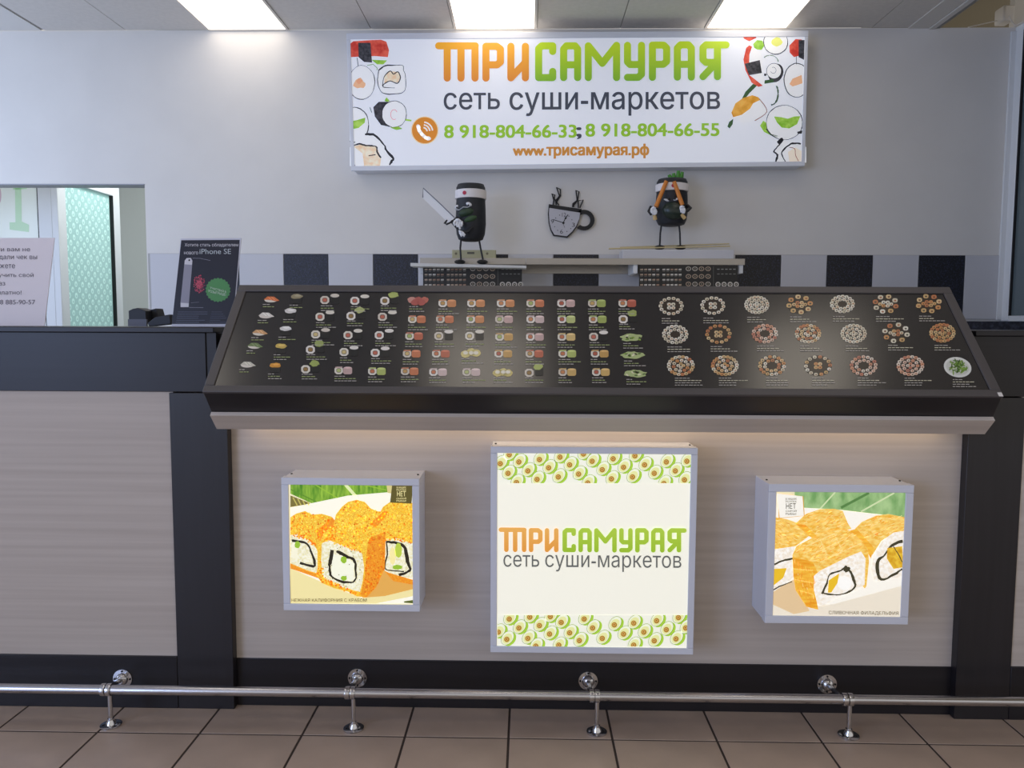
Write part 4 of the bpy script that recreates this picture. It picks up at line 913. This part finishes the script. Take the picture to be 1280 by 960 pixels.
# brass name plate and small figure standing on the shelf
bp = thing('brass_plate', P(592, 322, YSH + 0.12), 'pale brass plate standing on the shelf behind the sword figurine', 'plate')
a = P(565, 322.8, YSH + .12); b = P(620, 312.5, YSH + .12); M_brass = mat('pale_brass', (176, 172, 140), 0.45, metal=0.3)
bx('plate', (a.x, YSH + .12, z1 + 0.0005), (b.x, YSH + .14, b.z), M_brass, bp, 0.003)
pb = Plane((0, YSH + .12, 0), (0, -1, 0)); q = Pic(pb); 
for x in (570, 609): q.ell(x, 317, 1.6, 1.6, flat((110, 104, 80)), 0, n=10)
q.poly([(584, 315), (593, 315), (593, 317.5), (584, 317.5)], flat((90, 88, 76)), 0); q.build('engraving', bp)
# --- figurines (rolled body on wire legs)
M_nori = mat('nori_cloth', (24, 28, 36), 0.55, var=0.25, scale=30, bump=0.2); M_noritop = mat('nori_top', (60, 62, 70), 0.7); M_band = mat('white_cloth', (226, 222, 224), 0.8); M_dot = mat('red_dot', (176, 40, 66), 0.6); M_glove = mat('white_glove', (222, 224, 230), 0.6)
M_wire = mat('black_wire', (20, 20, 22), 0.5); M_gface = mat('dark_green_face', (40, 62, 44), 0.55); M_gleaf = mat('leaf_green', (74, 140, 50), 0.6); M_orange = mat('orange_stick', (206, 126, 48), 0.5); M_tan = mat('tan_tip', (206, 176, 122), 0.6)
def surf(c, R, ang, z): return Vector((c.x + R * math.sin(ang), c.y - R * math.cos(ang), z))
def band(mb, c, R, z0, z1, m, seg=28, t=0.006):
    mb.tube_r([Vector((c.x, c.y, z)) for z in (z0, z0 + 0.002, z1 - 0.002, z1)], [R, R + t, R + t, R], Vector((0, 0, 1)), m, seg)
def figure_base(name, label, px, feet_y, bot_y, top_y, halfw, Y, zfoot, legx, footx):
    c = P(px, bot_y, Y); zt_ = P(px, top_y, Y).z; R = halfw * Y / F
    t = thing(name, (c.x, c.y, zfoot), label, 'figurine', 'sushi-roll figurines')
    H = zt_ - c.z
    MB().lathe((c.x, c.y, c.z), (0, 0, 1), [(R * .55, 0), (R * .82, H * .03), (R * .95, H * .12), (R * 1.02, H * .3), (R, H * .55), (R * .96, H * .8), (R * .97, H * .95), (R * .9, H * .985), (R * .7, H)], M_nori, 28).build('body', t)
    MB().lathe((c.x, c.y, zt_ - 0.004), (0, 0, 1), [(R * .9, 0), (R * .88, 0.006)], M_noritop, 28).build('top_disc', t)
    for lx, fx in zip(legx, footx):
        a = P(lx, bot_y, Y); f = P(fx, feet_y, Y); s = 1 if lx > px else -1
        MB().tube([a + Vector((0, 0, 0.02)), Vector((a.x + s * 0.006 + (f.x - a.x) * .2, Y, a.z * .7 + zfoot * .3)), Vector((f.x * .85 + a.x * .15, Y, a.z * .3 + zfoot * .7)), Vector((f.x, Y, zfoot + 0.02))], 0.0065, M_wire, 8).build('leg', t)
        MB().ell((f.x - 0.004, Y - 0.03, zfoot + 0.0155), (0.038, 0.05, 0.016), M_wire).build('foot', t)
    return t, c, R, H, zt_
YF1 = 5.32; zf1 = zl0 + 0.0105
f1, c, R, H, zt1 = figure_base('sushi_figurine', 'sushi-roll figurine holding a long silver sword on the shelf', 588.5, 326, 301.5, 231.5, 18.4, YF1, zf1, (576.5, 598.5), (576, 604))
mb = MB(); band(mb, c, R * 0.985, P(588, 249.5, YF1).z, P(588, 238.5, YF1).z, M_band); hb = mb.build('headband', f1)
fp = Plane((0, YF1 - R - 0.009, 0), (0, -1, 0))
MB().lathe(surf(c, R + 0.004, -0.33, P(581.5, 244, YF1).z), Vector((-math.sin(0.33), -math.cos(.33), 0)), [(0.013, 0), (0.013, 0.004)], M_dot, 16).build('red_dot', hb)
mb = MB()
for px, py, rz in ((572.5, 260, -25), (587.5, 258, 20)):
    an = math.asin(max(-.95, min(.95, (P(px, py, YF1).x - c.x) / R))); mb.ell(surf(c, R, an, P(px, py, YF1).z), (0.020, 0.009, 0.0125), M_glove, Matrix.Rotation(math.radians(rz), 3, 'Y'))
mb.build('eyes', f1)
mb = MB()
for px, py in ((573, 261), (587, 259.5)):
    an = math.asin((P(px, py, YF1).x - c.x) / R); mb.ell(surf(c, R + 0.006, an, P(px, py, YF1).z), (0.006, 0.005, 0.006), M_black)
mb.build('pupils', f1)
def face_arc(pts, r, m, name, par):
    return MB().tube([surf(c, R + 0.004, math.asin(max(-.97, min(.97, (P(x, y, YF1).x - c.x) / R))), P(x, y, YF1).z) for x, y in pts], r, m, 6).build(name, par)
face_arc([(571, 263), (576, 264.5), (581, 261.5), (586, 262), (591, 259.5)], 0.004, mat('grey_line', (170, 172, 176), 0.6), 'brow', f1)
mb = MB(); mb.ell(surf(c, R * .93, -0.25, P(583, 268, YF1).z), (0.055, 0.03, 0.028), M_gface, Matrix.Rotation(math.radians(-14), 3, 'Y')); mb.ell(surf(c, R * .94, 0.05, P(589, 276, YF1).z), (0.045, 0.025, 0.02), mat('green_cheek', (56, 84, 54), 0.6), Matrix.Rotation(math.radians(-20), 3, 'Y')); mb.build('mask', f1)
# sword
ys = YF1 - R - 0.03; sA = P(566.5, 274, ys); sB = P(529, 236, ys)
mb = MB(); b0 = [P(561, 279.5, ys), P(568, 272.5, ys), P(529, 235, ys), P(528.5, 247.5, ys)]
mb.hull([p + Vector((0, -0.003, 0)) for p in reversed(b0)], [p + Vector((0, 0.003, 0)) for p in reversed(b0)], mat('silver_blade', (228, 230, 236), 0.35)); sw = mb.build('sword_blade', f1)
MB().tube([P(568, 272, ys - .003), P(548, 252.5, ys - .003), P(529, 235, ys - .003), P(528.5, 247, ys - .003)], 0.0035, mat('dark_edge', (110, 114, 126), .5), 6).build('blade_edge', sw)
MB().tube([P(559, 275, ys), P(555.5, 279.5, ys), P(558, 280.5, ys), P(563.5, 277.8, ys)], 0.0065, M_wire, 8).build('sword_guard', sw)
MB().tube([P(564, 276, ys), P(576, 290, ys), P(580.5, 295, ys)], 0.010, M_black, 8).build('sword_grip', sw)
def hand(name, pts_f, palm, r, par, Y, m):
    mb = MB(); mb.ell(P(palm[0], palm[1], Y), (r * 2.2, r * 1.4, r * 2.0), m, Matrix.Rotation(math.radians(40), 3, 'Y'))
    for a, b_, c_ in pts_f:
        mb.tube([P(a[0], a[1], Y - 0.006), P(b_[0], b_[1], Y - 0.018), P(c_[0], c_[1], Y - 0.014)], [r, r, r * .8], m, 7)
    return mb.build(name, par)
hand('hand', [((569, 276), (567.5, 279), (569, 282)), ((572, 276.5), (571, 280), (572, 284)), ((575, 277), (574, 281.5), (575, 286.5)), ((577, 277), (577.5, 280), (576.5, 283)), ((570, 275), (573, 274.5), (576, 276.5))], (573.5, 279), 0.0085, f1, ys, M_glove)
hand('hand', [((575.5, 289.5), (577, 293), (579, 294.5)), ((577.5, 291), (579.5, 294), (580.5, 295.5)), ((574.5, 290.5), (576, 293.5), (577, 295.5)), ((577, 289.5), (579.5, 291.5), (581.5, 294)), ((574, 288.5), (576, 289.5), (578, 290.5))], (576.5, 291), 0.006, f1, ys, M_glove)
MB().tube([P(572, 272, YF1 - R * .8), P(566.5, 277, ys + 0.02), P(570, 281, ys + .006)], 0.012, M_nori, 8).build('arm', f1)
MB().tube([P(590, 284, YF1 - R), P(584, 290, ys + 0.01), P(578, 290, ys + .004)], 0.013, M_nori, 8).build('arm', f1)
# second figurine
YF2 = 5.56
tx0, tx1 = P(776, 318, YF2).x, P(913, 318, YF2).x
tb = thing('white_tray', ((tx0 + tx1) / 2, YF2, z1), 'flat white tray on the shelf under the green-topped figurine', 'tray')
ztray = P(845, 312, YF2 - .10).z
bx('tray', (tx0, YF2 - 0.10, z1 + 0.0005), (tx1, YF2 + 0.1, ztray), M_wtile, tb, 0.004)
zf2 = ztray + 0.006
for k, (pA, pB, dy, lab) in enumerate((((761, 313.4), (913, 307.5), -0.092, 'pale wooden chopstick nearer the front, on the white tray'), ((775, 309.5), (912, 304.5), 0.075, 'pale wooden chopstick further back, on the white tray'))):
    a = P(pA[0], pA[1], YF2 + dy); b = P(pB[0], pB[1], YF2 + dy); zz = ztray + 0.006
    o = MB().tube([Vector((a.x, a.y, max(a.z, zz))), Vector((b.x, b.y + 0.01, max(b.z, zz + 0.004)))], [0.0055, 0.0045], mat('bamboo', (200, 184, 140), 0.6), 8).build('chopstick')
    tag(o, lab, 'chopstick', 'chopsticks under the figurine')
f2, c2, R2, H2, zt2 = figure_base('sushi_figurine', 'sushi-roll figurine with green sprouts and orange sticks on the shelf', 839, 305.5, 282.5, 225, 19.2, YF2, zf2, (827, 848.5), (824.5, 850.5))
c = c2; R = R2
mb = MB(); band(mb, c2, R2 * .985, P(839, 240.5, YF2).z, P(839, 231, YF2).z, M_band); hb = mb.build('headband', f2)
MB().lathe(surf(c2, R2 + .004, -0.1, P(836.5, 235.5, YF2).z), Vector((-0.1, -1, 0)), [(0.013, 0), (0.013, 0.004)], M_dot, 16).build('red_dot', hb)
mb = MB()
for px, py, rz in ((830.5, 253, 18), (842, 252, -18)):
    an = math.asin((P(px, py, YF2).x - c2.x) / R2); mb.ell(surf(c2, R2, an, P(px, py, YF2).z), (0.024, 0.008, 0.008), M_glove, Matrix.Rotation(math.radians(rz), 3, 'Y'))
mb.build('eyes', f2)
mb = MB()
for px, py in ((833, 252), (839.5, 251.5)):
    an = math.asin((P(px, py, YF2).x - c2.x) / R2); mb.ell(surf(c2, R2 + .006, an, P(px, py, YF2).z), (0.009, 0.006, 0.009), M_black)
mb.build('pupils', f2)
mb = MB(); mb.ell(surf(c2, R2 * .95, -0.05, P(837, 266, YF2).z), (0.082, 0.04, 0.062), mat('dark_green_sheen', (30, 44, 38), 0.3), Matrix.Rotation(math.radians(8), 3, 'Y')); mb.build('mask', f2)
for k, (px, hgt, dx) in enumerate(((839.5, 7, -0.01), (843, 9, -0.004), (847.5, 12, 0.0), (850.5, 10.5, 0.006))):
    b = P(px, 226, YF2); mb = MB(); mb.tube([b + Vector((0, 0, -0.01)), b + Vector((dx, 0, hgt * .5 * YF2 / F)), b + Vector((dx * 2, -0.005, hgt * YF2 / F))], [0.012, 0.016, 0.011], M_gleaf, 7); mb.build('sprout', f2)
yy = YF2 - R2 - 0.015
for pts, hnd in ((((833, 226.5), (820, 258.5)), (817, 265)), (((842.5, 227), (853, 256.5)), (852.5, 263.5))):
    MB().tube([P(*pts[0], yy + 0.01), P(*pts[1], yy)], [0.014, 0.0155], M_orange, 10).build('orange_stick', f2)
    hx, hy = hnd; s = -1 if hx < 839 else 1
    hand('hand', [((hx - 2.5, hy - 4), (hx - 2 + s, hy - 1), (hx - 1, hy + 2)), ((hx - .5, hy - 4), (hx + s, hy - .5), (hx + .5, hy + 3)), ((hx + 1.5, hy - 4), (hx + 2 + s, hy), (hx + 2, hy + 3.5)), ((hx + 2.5, hy - 3), (hx + 3.2, hy), (hx + 2.8, hy + 2.5)), ((hx - 2, hy - 5), (hx + .5, hy - 5.5), (hx + 2.5, hy - 4.5))], (hx, hy - 1), 0.008, f2, yy, M_glove)
    MB().tube([P(hx - s * 1, hy + 4, yy), P(hx + s * (-2 if s < 0 else 3.5) * (1 if s > 0 else -1) * (-1 if s < 0 else 1), hy + 9.5, yy + 0.01)], [0.012, 0.014], M_tan, 8).build('stick_end', f2)
MB().tube([P(822, 262, YF2 - R2 * .5), P(813, 259, yy + 0.06), P(811, 264, yy + 0.03), P(814, 268, yy + 0.015)], 0.011, M_nori, 8).build('arm', f2)
MB().tube([P(856, 262, YF2 - R2 * .4), P(860, 257, yy + 0.05), P(863, 260, yy + 0.03), P(860, 263, yy + 0.015), P(855, 264, yy + .01)], 0.011, M_nori, 8).build('arm', f2)
# cup clock
YK = YW - 0.03
kz = P(708, 297, YK).z
ck = thing('cup_clock', (P(708, 297, YK).x, YW, kz), 'black and white wall clock shaped like a steaming cup', 'clock')
zk = zpx((660, 220), 1173 / 110.0)
def kshape(name, pts, m, y0, y1, parent=ck):
    pts = [zk(*p) for p in pts]; ar = sum(pts[i - 1][0] * pts[i][1] - pts[i][0] * pts[i - 1][1] for i in range(len(pts)))
    if ar > 0: pts.reverse()
    return MB().hull([P(x, y, y0) for x, y in pts], [Vector((P(x, y, y0).x, y1, P(x, y, y0).z)) for x, y in pts], m).build(name, parent)
kshape('cup_body', [(278, 375), (715, 440), (700, 520), (680, 600), (655, 670), (600, 750), (525, 820), (340, 795), (300, 720), (275, 620), (266, 500)], M_black, YK, YW - 0.001)
kshape('dial', [(284, 425), (695, 490), (684, 570), (662, 620), (640, 670), (590, 738), (518, 803), (352, 782), (312, 715), (287, 620), (280, 500)], mat('dial_grey', (190, 190, 198), 0.6), YK - 0.003, YK + 0.002)
CK = Plane((0, YK - 0.003, 0), (0, -1, 0))
q = Pic(CK, 660, 220, 1173 / 110.0, base=0.001); q.stroke([(475, 625), (335, 580)], 9, M_black, 0); q.stroke([(470, 625), (500, 560), (535, 515)], 11, M_black, 0); q.ell(502, 562, 13, 16, M_black, 1, rot=30); q.ell(472, 625, 16, 16, M_black, 1); q.stroke([(465, 625), (490, 690)], 4, M_black, 0); q.build('hands', ck)
for body, x, y in (('12', 480, 515), ('3', 605, 650), ('6', 447, 740), ('9', 325, 605)): text('numeral', body, CK, zk(x - (26 if body == '12' else 20), y - 26), zk(x + (26 if body == '12' else 20), y + 28), mat('numeral_grey', (70, 70, 78), .6), ck, off=0.0008)
q = Pic(CK, 660, 220, 1173 / 110.0, base=0.0006)
for k in range(12):
    if k % 3:
        a = 2 * math.pi * k / 12 + 0.12; q.ell(470 + 125 * math.sin(a), 630 - 118 * math.cos(a), 7, 7, mat('numeral_grey', (70, 70, 78), .6), 0, n=8)
q.build('hour_marks', ck)
n = 20; mb = MB(); hc = (745, 585); out = []; inn = []
for k in range(n + 1):
    a = math.radians(-128 + 258 * k / n); out.append((hc[0] + 143 * math.cos(a), hc[1] + 136 * math.sin(a))); inn.append((hc[0] + 84 * math.cos(a) + 4, hc[1] + 86 * math.sin(a)))
for k in range(n):
    s4 = [zk(*out[k]), zk(*out[k + 1]), zk(*inn[k + 1]), zk(*inn[k])]
    mb.hull([P(x, y, YK) for x, y in reversed(s4)], [Vector((P(x, y, YK).x, YW - 0.006, P(x, y, YK).z)) for x, y in reversed(s4)], M_black)
mb.build('cup_handle', ck)
for st in ([(335, 385), (345, 320), (320, 235), (358, 255), (350, 300), (372, 330)], [(378, 385), (368, 330), (420, 265), (380, 150), (432, 178), (432, 265), (382, 345), (412, 390)], [(595, 415), (598, 370), (655, 325), (640, 190), (680, 210), (660, 330), (610, 385), (608, 415)], [(670, 425), (668, 330), (735, 318), (690, 425)]):
    mb = MB(); mb.tube([P(*zk(x, y), YK + 0.01) for x, y in st], 0.0052, M_black, 6); mb.build('steam_wire', ck)

# ================================================================== ON THE LEFT WORKTOP
def leaning(tl, tr, bl, br_, yb, yt, th):
    f = [P(*bl, yb), P(*br_, yb), P(*tr, yt), P(*tl, yt)]; zmin = ZT + 0.001
    for p in f[:2]: p.z = zmin
    nrm = (f[1] - f[0]).cross(f[3] - f[0]).normalized()
    if nrm.y > 0: nrm = -nrm
    return f, [p - nrm * th for p in f], nrm
f, bk, nn = leaning((226, 298.2), (301.5, 297.5), (214.5, 407), (291, 407), 2.47, 2.535, 0.004)
ps = thing('phone_poster', (f[0] + f[1]) / 2, 'black advertising poster with a phone and green badge leaning by the menu', 'poster')
MB().hull(f, bk, mat('poster_edge', (206, 208, 222), 0.5)).build('backing', ps)
PP = Plane(f[0], nn); q = Pic(PP, 200, 285, 886 / 120.0, base=0.0008, step=0.0002)
q.poly([(196, 113), (736, 109), (728, 230), (672, 885), (110, 885)], mat('poster_black', (22, 26, 44), 0.35), 0); q.build('print', ps)
zpo = zpx((200, 285), 886 / 120.0); q = Pic(PP, 200, 285, 886 / 120.0, base=0.0014, step=0.0002)
sil = flat((150, 150, 166)); wh = flat((214, 214, 222))
q.poly([(228, 300), (245, 278), (285, 276), (300, 300), (264, 730), (190, 730), (188, 700)], sil, 0); q.poly([(228, 300), (245, 278), (285, 276), (298, 305), (294, 340), (226, 335)], wh, 1); q.poly([(192, 690), (266, 695), (264, 730), (190, 730)], wh, 1); q.ell(270, 297, 8, 9, M_black, 2); q.stroke([(300, 278), (370, 280), (465, 300)], 3, sil, 0); q.stroke([(266, 733), (400, 735)], 3, sil, 0); q.stroke([(285, 690), (360, 685)], 2, sil, 0)
q.build('phone_picture', ps)
q = Pic(PP, 200, 285, 886 / 120.0, base=0.0014, step=0.0002)
for k in range(150):
    a = random.uniform(0, 6.28); r = random.random() ** .7; q.ell(362 + 52 * r * math.cos(a), 515 + 85 * r * math.sin(a), 5, 5, flat(random.choice([(196, 70, 96), (220, 100, 120), (170, 60, 90)])), 1, n=6)
q.ell(362, 520, 26, 40, flat((206, 84, 108)), 0, jit=.2); q.build('flower_picture', ps)
q = Pic(PP, 200, 285, 886 / 120.0, base=0.0014, step=0.0002); pts = []
for k in range(44):
    a = 2 * math.pi * k / 44; r = 1 if k % 2 else 0.91; pts.append((535 + 118 * r * math.cos(a), 572 + 114 * r * math.sin(a)))
q.poly(pts, flat((78, 146, 84)), 0); gb = q.build('green_badge', ps)
text('badge_lettering', 'УЧАСТВУЙ В', PP, zpo(462, 535), zpo(610, 560), flat((214, 226, 214)), ps, off=0.0022, slope=-5.5)
text('badge_lettering', 'РОЗЫГРЫШЕ!', PP, zpo(448, 568), zpo(608, 592), flat((214, 226, 214)), ps, off=0.0022, slope=-5.0)
text('poster_lettering', 'Хотите стать обладателем', PP, zpo(228, 140), zpo(722, 176), wh, ps, off=0.0016)
text('poster_lettering', 'нового', PP, zpo(222, 218), zpo(352, 244), wh, ps, off=0.0016); text('poster_lettering', 'iPhone SE', PP, zpo(365, 192), zpo(655, 240), flat((190, 200, 206)), ps, off=0.0016)
q = Pic(PP, 200, 285, 886 / 120.0, base=0.0014)
for k in range(6):
    y = 775 + k * 19; x = 165 - k * 4; q.stroke([(x, y), (x + random.uniform(200, 300), y)], 3, flat((110, 116, 140)), 0); q.stroke([(x + 310, y), (x + random.uniform(400, 470), y)], 3, flat((90, 96, 120)), 0)
q.build('small_print', ps)
# handwritten notice
f, bk, nn = leaning((-22, 297.5), (68, 297.2), (-36, 408), (55.5, 408), 2.50, 2.56, 0.003)
nt_ = thing('paper_notice', (f[0] + f[1]) / 2, 'white paper notice with typed lines standing at the left edge', 'notice')
MB().hull(f, bk, M_paper).build('sheet', nt_)
NP = Plane(f[0], nn); zn = zpx((0, 220), 1034 / 210.0); tx = mat('notice_ink', (96, 92, 106), 0.7)
for body, xa, xb, ya, yb in (('Если вам не', -70, 185, 438, 464), ('выдали чек вы', -55, 228, 490, 518), ('можете', -55, 92, 543, 568), ('получить свой', -80, 206, 596, 628), ('заказ', -70, 32, 653, 674), ('бесплатно!', -90, 132, 704, 730), ('8 885-90-57', 0, 216, 762, 790)):
    text('notice_lettering', body, NP, zn(xa, ya), zn(xb, yb), tx, nt_, off=0.001)
MB().tube([P(58.5, 383, 2.53), P(57.5, 395, 2.53), P(58.2, 407.5, 2.53)], 0.0012, M_black, 6).build('stand_wire', nt_)
# black boxes
M_bk = mat('black_card', (20, 21, 28), 0.5)
def dbox(name, pts_px, Y, dep, label, extra=None):
    f = [P(x, y, Y) for x, y in pts_px]
    for p in f:
        if p.z < ZT + 0.006: p.z = ZT + 0.001
    t = thing(name, (sum((p.x for p in f)) / len(f), Y, ZT), label, 'box', 'small black boxes on the worktop')
    MB().hull(list(reversed(f)), [p + Vector((0, dep, 0)) for p in reversed(f)], M_bk).build('body', t, 0.0015); return t
t = dbox('black_box', [(160.5, 388.5), (166, 386), (172.5, 384.8), (182, 388.5), (183, 404), (161, 404)], 2.53, 0.06, 'black box with peaked top and grey foot on the left worktop')
a = P(161, 406.5, 2.525); b = P(184, 399, 2.525); bx('grey_foot', (a.x, 2.52, ZT + .001), (b.x, 2.528, b.z), mat('grey_plastic', (96, 98, 110), .5), t)
dbox('black_box', [(182.5, 388.5), (195, 385.5), (197.5, 394), (197.5, 405), (183.5, 405)], 2.57, 0.05, 'middle black box between two others on the left worktop')
dbox('black_box', [(184.5, 404), (193.5, 396.5), (212, 393), (213.5, 405), (186, 407)], 2.50, 0.05, 'low slanted black box nearest the phone poster')

# ================================================================== FOOT RAIL
YRA = PZ(440, 911, 0).y
rl = P(0, 860, YRA); rr = P(1280, 877, YRA); zr_ = (rl.z + rr.z) / 2 
ra = thing('foot_rail', (0.2, YRA, zr_), 'long polished steel foot rail running in front of the counter', 'rail')
MB().tube([(XL, YRA, zr_), (XRR, YRA, zr_)], 0.0135, M_tube, 20).build('tube', ra)
def bracket(x):
    t = thing('rail_bracket', (x, YRA, 0), '', 'bracket', 'foot rail brackets'); wx = -0.016
    mb = MB(); mb.lathe((x + 0.0, YRA, 0.0003), (0, 0, 1), [(0.030, 0), (0.030, 0.0035), (0.0285, 0.0042), (0.0145, 0.005), (0.0125, 0.011), (0.009, 0.017), (0.009, 0.022)], M_chrome, 24); ff = mb.build('floor_flange', t)
    for k in range(3):
        a = 2 * math.pi * k / 3 + 1.5; MB().lathe((x + 0.021 * math.cos(a), YRA + 0.022 * math.sin(a), 0.0036), (0, 0, 1), [(0.003, 0), (0.003, 0.0025)], M_hole, 8).build('screw', ff)
    MB().lathe((x, YRA, 0.016), (0, 0, 1), [(0.0065, 0), (0.0065, zr_ - 0.032), (0.009, zr_ - 0.03), (0.009, zr_ - 0.02)], M_chrome, 14).build('stem', t)
    for dx in (0.0, wx):
        MB().lathe((x + dx - 0.0075, YRA, zr_), (1, 0, 0), [(0.0137, 0), (0.018, 0.001), (0.0185, 0.004), (0.0185, 0.011), (0.018, 0.014), (0.0137, 0.015)], M_chrome, 22).build('collar', t)
    yw = YP - 0.004 if x > xl2 else YO
    zw = zr_ - 0.016
    MB().tube([(x + wx, YRA + 0.016, zr_ - 0.002), (x + wx, yw - 0.01, zw)], 0.0075, M_chrome, 12).build('arm', t)
    mb = MB(); mb.lathe((x + wx, yw - 0.0003, zw), (0, -1, 0), [(0.0295, 0), (0.0295, 0.004), (0.019, 0.0048), (0.0185, 0.009), (0.0155, 0.015), (0.009, 0.0185), (0.0085, 0.022)], M_chrome, 24); wf_ = mb.build('wall_flange', t)
    for k in range(4):
        a = math.pi / 2 * k; MB().lathe((x + wx + 0.0242 * math.cos(a), yw - 0.0038, zw + 0.0242 * math.sin(a)), (0, -1, 0), [(0.003, 0), (0.003, 0.0025)], M_hole, 8).build('screw', wf_)
    return t
for px, py, lab in ((138.5, 900, 'leftmost chrome rail bracket, under the left wood panel'), (442, 905, 'chrome rail bracket below the roe roll light box'), (746, 908, 'chrome rail bracket below the centre logo light box'), (1061, 910, 'rightmost chrome rail bracket, below the salmon roll light box')):
    t = bracket(P(px, py, YRA).x); t['label'] = lab
